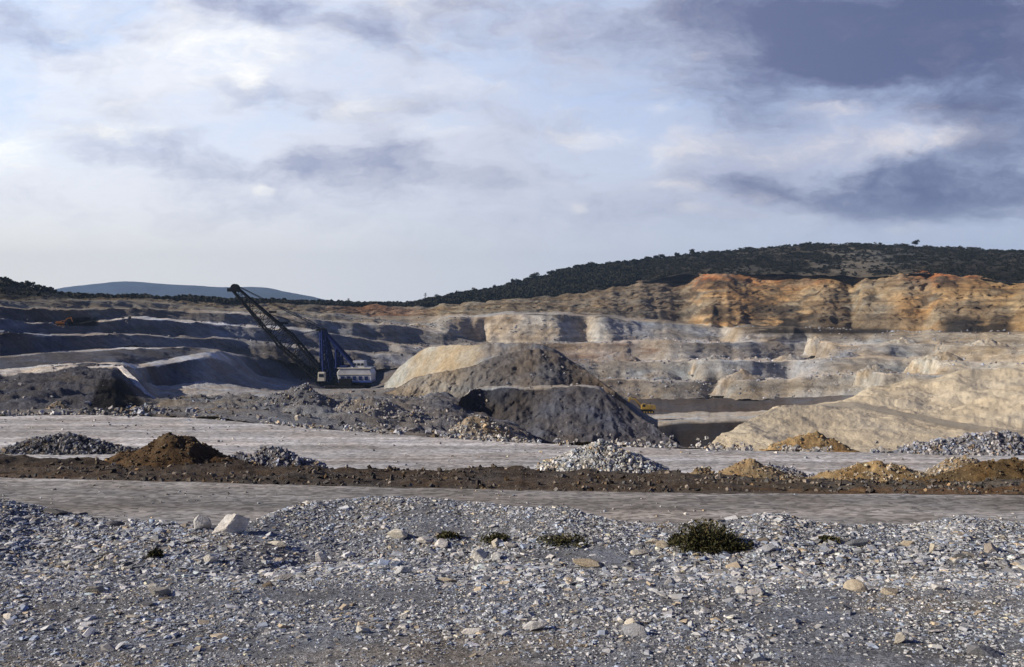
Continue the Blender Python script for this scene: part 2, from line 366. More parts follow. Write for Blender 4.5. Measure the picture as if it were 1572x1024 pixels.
# --- quarry floor and terraces
pxq = np.arange(-560, 2160, 2.6)
A = [(-600, .42), (0, .50), (100, .58), (200, .68), (340, .82), (500, .95), (620, 1.0), (900, 1.0), (1100, .97), (1300, .87), (1430, .80), (1572, .74), (2200, .6)]
def dd(base, px): return base * float(np.interp(px, [a[0] for a in A], [a[1] for a in A]))
KX = [-600, 0, 100, 200, 340, 480, 620, 760, 900, 1040, 1200, 1320, 1430, 1572, 2200]
def T(base, *py): return [(k, y, dd(base, k)) for k, y in zip(KX, py)]
r1 = [(p, y, 8.15 / (y - HY) * F) for p, y in edge2 if -600 <= p <= 2200]
r2 = list(zip([-600, 0, 100, 200, 340, 420, 500, 620, 700, 760, 900, 1040, 1150, 1300, 2200], [640, 631, 628, 627, 622, 630, 645, 660, 666, 682, 695, 705, 710, 705, 700], [100, 105, 110, 118, 110, 105, 100, 95, 92, 92, 92, 85, 85, 80, 80]))
r3 = [(-600, 590, 150), (0, 574, 160), (100, 566, 170), (178, 562, 182), (205, 585, 190), (240, 616, 192), (340, 609, 200), (420, 612, 185), (450, 606, 170), (490, 612, 180), (560, 603, 190), (640, 598, 200), (660, 598, 190), (690, 610, 172), (730, 630, 152), (770, 648, 140), (810, 664, 128), (840, 690, 122), (900, 730, 150), (1040, 740, 150), (1200, 720, 120), (2200, 700, 120)]
r4 = [(-600, 588, 162), (0, 571, 172), (100, 563, 184), (178, 560, 198), (205, 580, 215), (240, 592, 250), (300, 587, 272), (340, 588, 290), (430, 602, 300), (560, 599, 330), (630, 595, 330), (660, 600, 250), (700, 640, 200), (740, 670, 180), (780, 700, 165), (840, 730, 160), (1040, 740, 200), (1100, 740, 220), (1200, 720, 150), (2200, 700, 150)]
r5 = [(-600, 585, 172), (0, 570, 176), (100, 562, 190), (178, 559, 204), (210, 566, 240), (260, 558, 274), (300, 551, 292), (332, 548, 312), (360, 562, 326), (400, 585, 350), (500, 598, 410), (570, 597, 430), (610, 592, 420), (660, 620, 280), (720, 660, 250), (760, 690, 250), (1000, 700, 300), (1040, 690, 330), (1150, 690, 330), (1200, 690, 300), (2200, 680, 200)]
r6 = [(-600, 580, 180), (0, 566, 188), (100, 558, 212), (178, 556, 232), (210, 560, 254), (260, 550, 286), (300, 542, 306), (334, 538, 328), (365, 556, 342), (400, 578, 368), (500, 594, 425), (570, 593, 446), (610, 588, 440), (660, 618, 300), (720, 650, 290), (760, 670, 290), (900, 668, 330), (1000, 654, 350), (1040, 647, 355), (1150, 645, 355), (1200, 643, 330), (2200, 640, 240)]
r7 = [(-600, 560, 189), (0, 549, 222), (100, 541, 250), (200, 535, 285), (280, 533, 312), (335, 536, 350), (370, 552, 362), (400, 582, 385), (480, 580, 440), (570, 576, 462), (620, 570, 460), (700, 590, 380), (760, 640, 380), (960, 638, 400), (1040, 633, 415), (1150, 631, 415), (1300, 628, 380), (1572, 620, 320), (2200, 620, 250)]
r8 = T(475, 556, 547, 539, 532, 540, 562, 566, 606, 612, 612, 611, 606, 598, 590, 590)
r9 = T(497, 530, 515, 513, 512, 520, 539, 545, 580, 586, 585, 584, 572, 575, 580, 580)
r10 = T(528, 528, 513, 511, 509, 516, 535, 541, 578, 583, 582, 581, 569, 572, 577, 577)
r11 = [(a, {100: 502}.get(a, b), c) for a, b, c in T(548, 500, 487, 500, 488, 500, 510, 531, 560, 556, 556, 556, 550, 555, 560, 560)]
r12 = [(a, {100: 500}.get(a, b), c) for a, b, c in T(580, 498, 485, 500, 485, 496, 506, 527, 528, 553, 553, 552, 546, 550, 556, 556)]
r13 = T(604, 478, 470, 478, 474, 482, 492, 501, 526, 527, 524, 527, 528, 530, 538, 538)
r14 = T(645, 476, 468, 474, 471, 479, 489, 496, 523, 524, 521, 523, 524, 527, 534, 534)
r15 = T(674, 466, 462, 466, 464, 474, 481, 487, 486, 486, 500, 505, 509, 512, 515, 515)
r16 = T(730, 464, 460, 463, 462, 471, 478, 483, 482, 481, 496, 501, 505, 508, 510, 510)
r17 = T(850, 455, 457, 460, 462, 465, 468, 471, 462, 448, 421, 420, 424, 420, 436, 440)
def kk(*a): return list(a)
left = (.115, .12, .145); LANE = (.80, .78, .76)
rq = [(r1, 30, .5, 0, kk((0, (.22, .215, .215)), (300, (.23, .225, .225)), (600, (.24, .235, .235)), (1000, (.22, .22, .23)))),
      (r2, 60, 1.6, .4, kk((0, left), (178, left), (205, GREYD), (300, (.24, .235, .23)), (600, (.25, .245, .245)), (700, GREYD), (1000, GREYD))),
      (r3, 26, .9, 0, kk((0, LANE), (178, LANE), (215, (.2,.2,.21)), (240, (.46,.45,.44)), (300, (.46, .45, .445)), (420, (.40,.39,.38)), (640, (.26, .25, .25)), (700, GREYD), (1572, DARK))),
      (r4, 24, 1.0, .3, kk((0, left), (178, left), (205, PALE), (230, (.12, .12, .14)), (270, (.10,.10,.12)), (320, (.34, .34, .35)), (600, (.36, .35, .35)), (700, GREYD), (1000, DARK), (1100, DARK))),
      (r5, 10, .15, 0, kk((0, LANE), (150, LANE), (210, LANE), (330, LANE), (365, GREY), (560, (.26, .25, .24)), (640, GREYD), (760, DARK), (1200, DARK))),
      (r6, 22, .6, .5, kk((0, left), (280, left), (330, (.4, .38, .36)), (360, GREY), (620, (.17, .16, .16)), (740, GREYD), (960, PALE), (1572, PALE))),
      (r7, 14, .5, 0, kk((0, (.3,.29,.28)), (140, DUST), (200, LANE), (300, LANE), (335, LANE), (380, GREYD), (700, (.17, .16, .16)), (960, (.12, .105, .10)), (1200, (.10, .09, .09)), (1400, GREY))),
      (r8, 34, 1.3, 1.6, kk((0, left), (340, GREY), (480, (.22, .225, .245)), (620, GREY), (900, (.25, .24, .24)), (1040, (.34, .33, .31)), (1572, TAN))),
      (r9, 12, .3, 0, kk((0, (.5,.48,.46)), (340, (.34, .32, .31)), (620, (.34, .33, .32)), (1040, (.58,.56,.53)), (1572, SAND))),
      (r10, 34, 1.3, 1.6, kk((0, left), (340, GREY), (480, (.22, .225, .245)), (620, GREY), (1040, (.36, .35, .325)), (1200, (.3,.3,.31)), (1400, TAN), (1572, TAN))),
      (r11, 12, .3, 0, kk((0, (.22, .22, .23)), (110, (.5,.48,.45)), (200, LANE), (340, LANE), (480, (.5, .48, .44)), (900, (.42, .38, .35)), (1040, (.58,.56,.53)), (1572, SAND))),
      (r12, 38, 1.4, 1.8, kk((0, left), (340, (.22, .215, .21)), (620, (.30, .29, .28)), (760, (.38, .35, .31)), (900, (.36, .31, .27)), (1040, (.36, .355, .35)), (1200, (.33, .33, .34)), (1320, (.38, .36, .33)), (1572, TAN))),
      (r13, 12, .3, 0, kk((0, (.23, .22, .21)), (480, (.5, .47, .42)), (900, (.5, .45, .39)), (1040, (.6,.58,.55)), (1572, SAND))),
      (r14, 50, 1.6, 2.2, kk((0, (.18, .175, .17)), (260, (.26, .24, .20)), (480, (.30, .28, .24)), (620, (.34, .325, .30)), (760, (.48, .44, .385)), (900, (.48, .445, .39)), (1000, (.38, .38, .385)), (1100, (.40, .38, .35)), (1300, (.36, .34, .31)), (1572, TAN))),
      (r15, 14, .6, 0, kk((0, (.15, .14, .12)), (480, (.32, .29, .23)), (620, (.36, .31, .24)), (760, PALE), (900, PALE), (1040, (.42, .37, .3)), (1200, (.45, .40, .32)), (1572, SAND))),
      (r16, 130, 3.0, 4.4, kk((0, (.07, .065, .05)), (200, (.16, .14, .11)), (270, (.24, .21, .16)), (480, (.16, .14, .11)), (560, (.26, .15, .09)), (620, (.30, .19, .12)), (680, (.33, .28, .20)), (860, (.22, .18, .13)), (960, (.22, .19, .15)), (1050, (.26, .215, .16)), (1075, (.42, .27, .13)), (1180, OCH), (1300, (.38, .28, .16)), (1430, OCH), (1572, (.42, .31, .17)))),
      (r17, 1, 1, 0, K1(SCRUB))]
def far_col(X, Y, Z, C):
    px = 786 + X / Y * F; py = HY - Z / Y * F
    n = fbm(X * .02, Y * .02, Z * .05, 5, 81); st = fbm(X * .006, Y * .006, Z * .7, 4, 85); q = fbm(X * .05, Y * .05, Z * .12, 5, 88)
    C = C * (1 + .30 * n[..., None] + .22 * st[..., None])
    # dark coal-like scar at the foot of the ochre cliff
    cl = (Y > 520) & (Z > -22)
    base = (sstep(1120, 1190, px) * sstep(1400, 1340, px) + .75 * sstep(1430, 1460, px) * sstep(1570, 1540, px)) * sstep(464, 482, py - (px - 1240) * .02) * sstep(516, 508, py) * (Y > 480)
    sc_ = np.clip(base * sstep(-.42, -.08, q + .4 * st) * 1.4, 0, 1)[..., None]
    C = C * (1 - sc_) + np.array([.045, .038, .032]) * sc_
    # red band under the turf, mostly at right
    rb = sstep(12, 24, Z) * (sstep(1360, 1420, px) * 1.2 + .6 * np.exp(-((px - 1210) / 130) ** 2) + .8 * np.exp(-((px - 1070) / 40) ** 2)) * sstep(-.35, .1, q)
    rb = np.clip(rb, 0, .92)[..., None]
    C = C * (1 - rb) + np.array(RED) * rb
    gk = (sstep(-.05, .3, fbm(X * .022, Y * .022, Z * .06, 5, 199)) * sstep(1000, 1060, px) * sstep(508, 500, py) * (Y > 480) * .75)[..., None]
    C = C * (1 - gk) + np.array([.26, .215, .155]) * gk
    sk = (sstep(.08, .3, fbm(X * .035 + Z * .1, 0, Z * .55, 5, 331)) * sstep(960, 1040, px) * sstep(500, 492, py) * (Y > 480) * .55)[..., None]
    C = C * (1 - sk) + np.array([.12, .085, .055]) * sk
    lt = (sstep(.12, .4, fbm(X * .05, Y * .05, Z * .3, 5, 341)) * sstep(960, 1040, px) * sstep(500, 492, py) * (Y > 480) * .3)[..., None]
    C = C * (1 - lt) + np.array([.50, .42, .29]) * lt
    dk = (sstep(.12, .34, fbm(X * .06, Y * .04, Z * .12, 5, 231)) * sstep(700, 800, px) * sstep(500, 490, py) * (Y > 480) * .85)[..., None]
    C = C * (1 - dk) + np.array([.09, .07, .05]) * dk
    # hollow's shade under the ramp painted near-black; dark patch beside the small excavator
    cut = sstep(132, 142, px - (625 - py) * .35) * sstep(232, 222, px + (625 - py) * .9) * sstep(578, 585, py) * (Y < 200)  # mask of the painted shade in the hollow
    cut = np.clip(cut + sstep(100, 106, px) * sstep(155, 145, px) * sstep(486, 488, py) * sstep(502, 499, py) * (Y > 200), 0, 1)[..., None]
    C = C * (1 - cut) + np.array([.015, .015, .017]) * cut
    g = (sstep(.1, .35, fbm(X * .03, Y * .03, Z * .1, 4, 99)) * sstep(-6, 0, Z) * .6)[..., None]
    C = C * (1 - g) + np.array([.25, .22, .17]) * g
    # patches of reddish earth in the middle tiers
    rp = (sstep(.15, .45, fbm(X * .03, Y * .03, Z * .2, 4, 93)) * sstep(800, 880, px) * sstep(1120, 1020, px) * sstep(-32, -26, Z) * sstep(-10, -18, Z) * .6)[..., None]
    C = C * (1 - rp) + np.array([.27, .17, .12]) * rp
    return np.clip(C, .012, .75)
ALLX = np.array([0])
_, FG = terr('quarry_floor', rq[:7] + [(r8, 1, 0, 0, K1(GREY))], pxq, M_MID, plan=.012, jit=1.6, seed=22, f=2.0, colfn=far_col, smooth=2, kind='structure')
# the terraces share their first row with the floor's last one
r8b = [(a, b + 1.5, c - 1.5) for a, b, c in r8]
BAYS = {0: [(1020, 1), (1105, 1.06), (1120, 1), (1225, 1), (1335, 1.07), (1350, 1)],
        1: [(480, 1), (600, 1.06), (615, 1), (985, 1), (1062, 1.055), (1075, 1), (1150, 1), (1215, 1.05), (1225, 1), (1250, 1), (1420, 1.08), (1435, 1)],
        2: [(612, 1), (748, 1.10), (765, 1), (1050, 1), (1248, 1.12), (1275, 1), (1330, 1), (1440, 1.06), (1452, 1)],
        3: [(860, 1), (905, 1.03), (912, 1), (935, 1), (1112, 1.11), (1135, 1), (1290, 1), (1330, 1.03), (1338, 1)],
        4: [(920, 1), (1050, 1.07), (1085, 1), (1255, 1), (1310, 1.06), (1322, 1), (1385, 1), (1425, 1.03), (1434, 1)]}
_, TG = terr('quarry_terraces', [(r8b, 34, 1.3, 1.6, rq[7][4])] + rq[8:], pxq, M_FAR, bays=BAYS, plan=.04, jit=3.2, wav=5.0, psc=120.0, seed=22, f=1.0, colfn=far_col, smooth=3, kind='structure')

rk = [(168, 561.5, 188, 14), (182, 562, 186, 12), (196, 573, 180, 9), (210, 588, 174, 9), (224, 603, 168, 10), (238, 618, 162, 13), (246, 627, 158, 16)]
V = []; NU = 40
for t in np.linspace(0, len(rk) - 1.001, NU):
    i = int(t); q_ = t - i; a_ = np.array(rk[i]) * (1 - q_) + np.array(rk[i + 1]) * q_
    for w_ in np.linspace(-.5, .5, 7):
        x_, y_, z_ = P(a_[0] + w_ * a_[3], a_[1], a_[2]); V.append((x_, y_, z_ + .25 * vn(x_ * .8, y_ * .8, 0, 5)))
Vt = np.array(V); lip = Vt.reshape(NU, 7, 3).copy(); dn = lip.copy(); dn[..., 2] -= 9; dn[:, 0, 0] -= 4; dn[:, -1, 0] += 6; dn[..., 1] += 3
allv = np.concatenate([dn[:, :1], lip, dn[:, -1:]], 1)
link('ramp', mesh_np('ramp', allv, grid_faces(NU, 9), M_ROAD, np.tile(np.array([.2, .19, .18]), (NU * 9, 1)) * 0 + np.repeat(np.array([[.16, .16, .17]] + [[.66, .64, .62]] * 7 + [[.3, .28, .25]])[None], NU, 0).reshape(-1, 3)), kind='structure')

# --- hills above the quarry
h17 = [(a, b + 1.5, c - 3) for a, b, c in r17]
pxh = np.arange(-560, 2160, 3.2)
hk = [-600, 0, 60, 110, 200, 340, 480, 600, 640, 700, 760, 820, 860, 930, 1000, 1060, 1150, 1240, 1330, 1400, 1450, 1572, 2200]
hc = [415, 434, 443, 457, 460, 462, 466, 470, 466, 455, 446, 430, 418, 408, 399, 391, 382, 374, 374, 378, 380, 386, 420]
hd = [500, 560, 600, 640, 680, 760, 850, 900, 930, 950, 970, 1000, 1010, 1030, 1040, 1050, 1060, 1050, 1040, 1010, 1000, 960, 900]
h18 = list(zip(hk, hc, hd))
h19 = [(p, HY - ((HY - y) / F * d - 25) / (d + 300) * F, d + 300) for p, y, d in h18]
h20 = [(p, HY + 60 / 2600 * F, 2600) for p in hk]
def hill_col(X, Y, Z, C):
    px = 786 + X / Y * F
    n = fbm(X * .03, Y * .012, Z * .05, 5, 41); q = fbm(X * .12, Y * .04, Z * .3, 4, 44)
    r = (sstep(.0, .15, n + .9 * q) * (.04 + .6 * np.exp(-((px - 1310) / 95) ** 2) + .25 * np.exp(-((px - 1110) / 60) ** 2) + .1 * sstep(1380, 1500, px)) * sstep(930, 1060, px))[..., None]
    return C * (1 - r) + np.array([.27, .25, .21]) * r
_, HG = terr('hills', [(h17, 80, 2.4, 0, K1(SCRUB)), (h18, 14, 3, 0, K1(SCRUB)), (h19, 8, 5, 0, K1((.06, .06, .04))), (h20, 1, 0, 0, K1((.06, .06, .04)))], pxh, M_HILL, jit=1.6, seed=33, f=.6, colfn=hill_col, kind='structure')

# --- far mountains and the plain
mk = [(-900, 470, 6300), (-300, 462, 6300), (40, 452, 6300), (95, 442, 6300), (150, 435, 6300), (190, 431.5, 6300), (230, 434, 6300), (255, 436, 6300), (300, 438, 6300), (340, 441, 6300), (385, 439.5, 6300), (410, 441, 6300), (450, 451, 6300), (500, 463, 6300), (540, 468, 6300), (640, 472, 6300), (2500, 473, 6300)]
m0 = [(p, 482, 4800) for p, y, d in mk]
m2 = [(p, 478, 7300) for p, y, d in mk]
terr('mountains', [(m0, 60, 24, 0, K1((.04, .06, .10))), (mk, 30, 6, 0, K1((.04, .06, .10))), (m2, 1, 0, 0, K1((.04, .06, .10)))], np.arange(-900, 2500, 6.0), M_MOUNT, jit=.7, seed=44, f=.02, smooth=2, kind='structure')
g = 7500.0
gm = mesh_np('ground', [(-g, -g, -62), (g, -g, -62), (g, g, -62), (-g, g, -62)], [(0, 1, 2, 3)], M_HILL, (.12, .11, .08))
link('ground', gm, kind='structure')
bk = mesh_np('ground_behind', [(-400, -400, -2.9), (400, -400, -2.9), (400, 2.3, -2.45), (-400, 2.3, -2.45)], [(0, 1, 2, 3)], M_BANK, (.26, .26, .27))
link('ground', bk, kind='structure')

# ------------------------------------------------------------------ large spoil heaps
def heap(name, rows, pxr, mat, label, cat, plan=0.004, jit=3.2, seed=0, f=2.0, colfn=None, group=None, smooth=2):
    o, G = terr(name, rows, pxr, mat, plan=plan, jit=jit, seed=seed, f=f, colfn=colfn, smooth=smooth)
    o['label'] = label; o['category'] = cat
    if group: o['group'] = group
    return o, G
def zrow(keys): return [(p, cz(d, z), d) for p, z, d in keys]
def spoil_col(X, Y, Z, C):
    n = fbm(X * .07, Y * .07, Z * .1, 5, 23)[..., None]; v = fbm(X * .35, Y * .35, Z * .5, 4, 27)[..., None]
    return np.clip(C * (1 + .35 * n + .2 * v), .02, .7)
SP = (.135, .135, .15); SPB = (.135, .12, .115)
# front heap with the flat road on its shoulder
hp1 = [(zrow([(690, -24, 148), (760, -24, 136), (830, -24, 127), (900, -24, 125), (980, -24, 129), (1065, -24, 139)]), 90, .85, .7, kk((760, (.07, .07, .08)), (860, (.11,.11,.125)), (1060, (.11, .115, .145)))),
       ([(690, 640, 140), (715, 600, 150), (745, 596, 152), (800, 595, 152), (860, 594, 152), (918, 594, 152), (950, 613, 150), (975, 636, 147), (1000, 649, 144), (1025, 671, 141), (1045, 684, 139), (1065, 700, 138)], 8, .12, 0, kk((740, PALE), (915, PALE), (950, SP), (1065, SP))),
       ([(690, 645, 150), (715, 600, 160), (745, 592.5, 162), (800, 592, 162), (860, 591.5, 162), (918, 592, 160), (950, 618, 156), (985, 645, 151), (1015, 668, 147), (1045, 690, 144), (1065, 708, 142)], 30, .4, 0, K1(SP)),
       (zrow([(690, -25, 180), (1065, -25, 170)]), 1, 0, 0, K1(SP))]
_, H1 = heap('spoil_heap', hp1, np.arange(690, 1066, 1.3), M_HEAP, 'dark blue-grey spoil heap in the middle with a flat pale track along its top', 'spoil heap', seed=101, f=3.2, smooth=8, colfn=spoil_col, group='large spoil heaps on the quarry floor')
hp2 = [(zrow([(585, -20, 174), (680, -20, 166), (760, -20, 156), (835, -20, 150), (900, -20, 156), (960, -20, 170)]), 90, .95, .8, kk((600, (.28, .255, .22)), (690, (.26, .24, .21)), (725, (.15, .145, .145)), (960, SPB))),
       ([(585, 606, 178), (612, 590, 178), (640, 577, 178), (680, 571, 177), (720, 562, 176), (760, 548, 176), (800, 538, 178), (835, 533, 178), (870, 548, 176), (900, 568, 172), (930, 592, 168), (960, 618, 164)], 30, .4, 0, K1(SPB)),
       (zrow([(585, -22, 190), (960, -22, 190)]), 1, 0, 0, K1(SP))]
_, H2 = heap('spoil_heap', hp2, np.arange(585, 961, 1.3), M_HEAP, 'brown-grey domed spoil heap right behind the pale track, its left end sunlit', 'spoil heap', seed=111, f=3.2, smooth=10, colfn=spoil_col, group='large spoil heaps on the quarry floor')
hp3 = [(zrow([(590, -26, 252), (660, -26, 226), (740, -26, 204), (830, -26, 194), (920, -26, 204), (1010, -26, 226)]), 90, .8, .5, kk((600, (.43, .405, .345)), (725, (.43, .40, .335)), (745, (.25, .24, .235)), (800, (.22, .22, .23)), (1010, (.19, .20, .23)))),
       ([(590, 590, 256), (615, 560, 256), (655, 534, 252), (700, 529, 244), (745, 528, 236), (800, 527, 234), (832, 525, 234), (870, 548, 234), (905, 570, 232), (940, 598, 230), (975, 628, 228), (1010, 660, 226)], 10, .2, 0, K1((.24, .225, .21))),
       (zrow([(590, -20, 266), (650, -10, 264), (830, -9, 250), (1010, -28, 250)]), 20, .4, 0, K1(SP)),
       (zrow([(590, -32, 290), (1010, -32, 290)]), 1, 0, 0, K1(SP))]
_, H3 = heap('spoil_heap', hp3, np.arange(590, 1011, 1.3), M_HEAP, 'tall flat-topped spoil heap at the back with a bright yellow-sand left flank', 'spoil heap', seed=121, smooth=6, colfn=spoil_col, group='large spoil heaps on the quarry floor')
# pale sandy bank at the right
def sand_col(X, Y, Z, C):
    n = fbm(X * .12, Y * .08, Z * .3, 4, 29)[..., None]
    return np.clip(C * (1 + .16 * n), .05, .78)
b1 = [(1080, 698, 61), (1200, 698, 60), (1572, 698, 59), (2200, 700, 58)]
b2 = [(1080, 694, 64), (1094, 680, 65), (1150, 646, 71), (1190, 626, 76), (1250, 622, 80), (1310, 624, 82), (1400, 643, 80), (1500, 665, 74), (1572, 672, 71), (2200, 690, 70)]
b3 = [(1080, 696, 66), (1094, 684, 68), (1150, 650, 75), (1190, 628, 80), (1250, 620, 86), (1310, 616, 90), (1400, 634, 88), (1500, 652, 83), (1572, 660, 80), (2200, 680, 78)]
b4 = [(1080, 715, 74), (1100, 700, 76), (1150, 660, 86), (1190, 640, 92), (1250, 628, 98), (1295, 618, 104), (1318, 602, 106), (1340, 592, 108), (1370, 588, 110), (1400, 579, 112), (1430, 582, 114), (1470, 570, 116), (1520, 573, 117), (1572, 565, 118), (2200, 560, 118)]
b5 = zrow([(1080, -24, 110), (1572, -26, 170), (2200, -26, 170)])
hpb = [(b1, 60, .9, 0, kk((1080, (.60, .53, .41)), (1300, SAND), (1572, SAND))), (b2, 12, .15, 0, K1((.50, .44, .345))),
       (b3, 60, 1.15, 0, K1(SAND)), (b4, 20, .4, 0, K1(SAND)), (b5, 1, 0, 0, K1(TAN))]
sandb, SB = heap('sand_bank', hpb, np.arange(1080, 2100, 1.6), M_SAND, 'broad pale sandy spoil bank rising at the right edge of the quarry', 'sand bank', plan=0, jit=.8, seed=131, f=1.6, colfn=sand_col)

# ------------------------------------------------------------------ stones
BOXV = np.array([(-1, -1, -1), (1, -1, -1), (1, 1, -1), (-1, 1, -1), (-1, -1, 1), (1, -1, 1), (1, 1, 1), (-1, 1, 1)], float)
BOXF = np.array([(0, 3, 2, 1), (4, 5, 6, 7), (0, 1, 5, 4), (1, 2, 6, 5), (2, 3, 7, 6), (3, 0, 4, 7)])
def rot_rand(n, tilt):
    a = RNG.uniform(0, 2 * np.pi, n); t = RNG.normal(0, tilt, n); s = RNG.normal(0, tilt, n)
    ca, sa, ct, st, cs, ss = np.cos(a), np.sin(a), np.cos(t), np.sin(t), np.cos(s), np.sin(s)
    Z = np.zeros(n); O = np.ones(n)
    Rz = np.stack([ca, -sa, Z, sa, ca, Z, Z, Z, O], -1).reshape(n, 3, 3)
    Rx = np.stack([O, Z, Z, Z, ct, -st, Z, st, ct], -1).reshape(n, 3, 3)
    Ry = np.stack([cs, Z, ss, Z, O, Z, -ss, Z, cs], -1).reshape(n, 3, 3)
    return Rx @ Ry @ Rz
def chips(pos, size, flat=(.25, .6), tilt=.25, col=None, sink=.2):
    """one broken chip per position: a lopsided block with its corners knocked about"""
    n = len(pos)
    v = BOXV[None] * RNG.uniform(.55, 1.0, (n, 8, 3))
    top = RNG.uniform(.45, .95, (n, 1, 2)); v[:, 4:, :2] *= top
    v += RNG.normal(0, .12, (n, 8, 3))
    dims = np.stack([np.ones(n), RNG.uniform(.5, .95, n), RNG.uniform(*flat, n)], -1) * size[:, None] * .5
    v = v * dims[:, None, :]
    v = np.einsum('nij,nkj->nki', rot_rand(n, tilt), v)
    v = v + pos[:, None, :]; v[:, :, 2] += (dims[:, 2] * (1 - 2 * sink))[:, None]
    f = (BOXF[None] + (np.arange(n) * 8)[:, None, None]).reshape(-1, 4)
    c = np.repeat(col, 8, axis=0) if col is not None else None
    return v.reshape(-1, 3), f, c
def stone_cols(n, base=(.40, .40, .41), spread=.35, warm=.12):
    k = np.exp(RNG.normal(0, spread, n))[:, None]
    c = np.array(base)[None] * k
    w = RNG.random(n) < warm; c[w] *= np.array([1.15, .95, .68])
    r = RNG.random(n) < .25; c[r] *= np.array([.82, .92, 1.08])
    return np.clip(c, .03, .72)
def sample_grid(G, n, wfn=None):
    X, Y, Z = G; nr, nc = X.shape
    i = RNG.integers(0, nr - 1, n * 3); j = RNG.integers(0, nc - 1, n * 3)
    ar = np.abs((X[i, j + 1] - X[i, j]) * (Y[i + 1, j] - Y[i, j])) + 1e-9
    w = ar * (wfn(X[i, j], Y[i, j], Z[i, j]) if wfn else 1)
    sel = RNG.choice(n * 3, n, p=w / w.sum(), replace=True); i, j = i[sel], j[sel]
    a, b = RNG.random(n), RNG.random(n)
    f = lambda Q: (Q[i, j] * (1 - a) + Q[i + 1, j] * a) * (1 - b) + (Q[i, j + 1] * (1 - a) + Q[i + 1, j + 1] * a) * b
    return np.stack([f(X), f(Y), f(Z)], -1)

def wbank(X, Y, Z):
    return (np.abs(X) < .62 * Y + 1.0) * (Y > 4) * (Y < 18) * np.maximum(.08, 1 + 1.6 * fbm(X * .8, Y * 1.3, 0, 4, 7))
def wbank2(X, Y, Z):
    return wbank(X, Y, Z) * np.maximum(.1, sstep(-.1, .4, fbm(X * .5, Y * .9, 0, 3, 13)) + 1.3 * np.exp(-((Y - 12.3) / 1.6) ** 2) + .8 * np.exp(-((Y - 8.1) / .5) ** 2))
parts = []
for n, lo, hi, w_, fl in ((150000, .010, .028, wbank, (.2, .5)), (75000, .026, .065, wbank, (.12, .35)), (12000, .055, .11, wbank2, (.12, .3)), (1500, .10, .17, wbank2, (.12, .3))):
    pos = sample_grid(BG, n, w_)
    size = lo + (hi - lo) * RNG.random(n) ** 1.8
    size *= np.clip(pos[:, 1] / 10.0, .8, 1.35)
    c = stone_cols(n, (.39, .405, .43), .5, .10)
    parts.append(chips(pos, size, fl, .22, c, .2))
off = 0; Vs, Fs, Cs = [], [], []
for v, f, c in parts:
    Vs.append(v); Fs.append(f + off); Cs.append(c); off += len(v)
link('gravel', mesh_np('gravel', np.concatenate(Vs), np.concatenate(Fs), M_CHIP, np.concatenate(Cs)), kind='stuff', label='loose grey and white stone chips covering the bank', category='gravel')

# faceted rock: a ball cut by random planes
def ico(sub):
    import bmesh
    bm_ = bmesh.new(); bmesh.ops.create_icosphere(bm_, subdivisions=sub, radius=1.0)
    v = np.array([x.co[:] for x in bm_.verts]); f = np.array([[q.index for q in t.verts] for t in bm_.faces]); bm_.free(); return v, f
ICO = {k: ico(k) for k in (2, 3, 4)}
def rock_mesh(name, seed, dims, col, mat=None, sub=3, planes=11, rgh=.07):
    r = np.random.default_rng(seed); v, f = ICO[sub]
    n = r.normal(size=(planes, 3)); n /= np.linalg.norm(n, axis=1)[:, None]; d = r.uniform(.45, .92, planes)
    dt = v @ n.T; rad = np.where(dt > .05, d[None] / np.maximum(dt, .05), 9).min(1); rad = np.minimum(rad, 1.3)
    rad = rad * (1 + rgh * fbm(v[:, 0] * 3 + seed, v[:, 1] * 3, v[:, 2] * 9, 4, 5))
    V = v * rad[:, None] * np.array(dims)[None] * .5
    V[:, 2] -= V[:, 2].min() * .75
    n1 = fbm(v[:, 0] * 2, v[:, 1] * 2, v[:, 2] * 5 + seed, 4, 3)[:, None]
    C = np.array(col)[None] * (1 + .25 * n1)
    return mesh_np(name, V, f, mat or M_ROCK, np.clip(C, .02, .8), False)
def rock(px, py, wpx, hpx, label, seed, col=(.55, .53, .48), rz=0.0, dep=.8, sub=3, name='rock', cat='rock', group=None, tilt=0.0):
    x, y, z = bank_pt(px, py); s = y / F
    me = rock_mesh(name, seed, (wpx * s * 1.05, wpx * s * dep, hpx * s * 1.25), tuple(.72 * c + .28 * sum(col) / 3 for c in col), sub=4)
    o = link(name, me, label=label, category=cat)
    if group: o['group'] = group
    o.location = (x, y, z - hpx * s * .12); o.rotation_euler = (0, tilt, rz)
    return o
W = (.66, .64, .60); OW = (.60, .55, .44); TN = (.50, .43, .31); GY = (.36, .37, .40); DG = (.13, .14, .16)
GR = 'larger rocks on the gravel bank'
rock(362, 818, 62, 31, 'biggest white layered boulder on the edge of the bank above the road', 21, W, .35, .7, 4, 'boulder', 'boulder', GR, tilt=-.22)
rock(309, 813, 28, 32, 'smaller grey-cream boulder just left of the biggest white boulder', 22, (.48, .46, .42), 1.1, .8, 4, 'boulder', 'boulder', GR)
rock(611, 824, 30, 12, 'rounded cream rock half buried at the foot of the gravel mound', 23, OW, 0, .8, 3, 'rock', 'rock', GR)
rock(655, 833, 26, 10, 'flat pale rock left of the dark weed tufts', 24, W, .6, .8, 3, 'rock', 'rock', GR)
rock(678, 836, 32, 11, 'white rock left of and above the pair of bright round stones', 25, W, .2, .8, 3, 'rock', 'rock', GR)
rock(735, 857, 30, 18, 'bright white rounded rock, left one of the touching pair at mid bank', 26, (.70, .68, .60), .4, .9, 3, 'rock', 'rock', GR)
rock(761, 861, 22, 14, 'bright white rounded rock, right one of the touching pair at mid bank', 27, (.70, .69, .63), 1.4, .9, 3, 'rock', 'rock', GR)
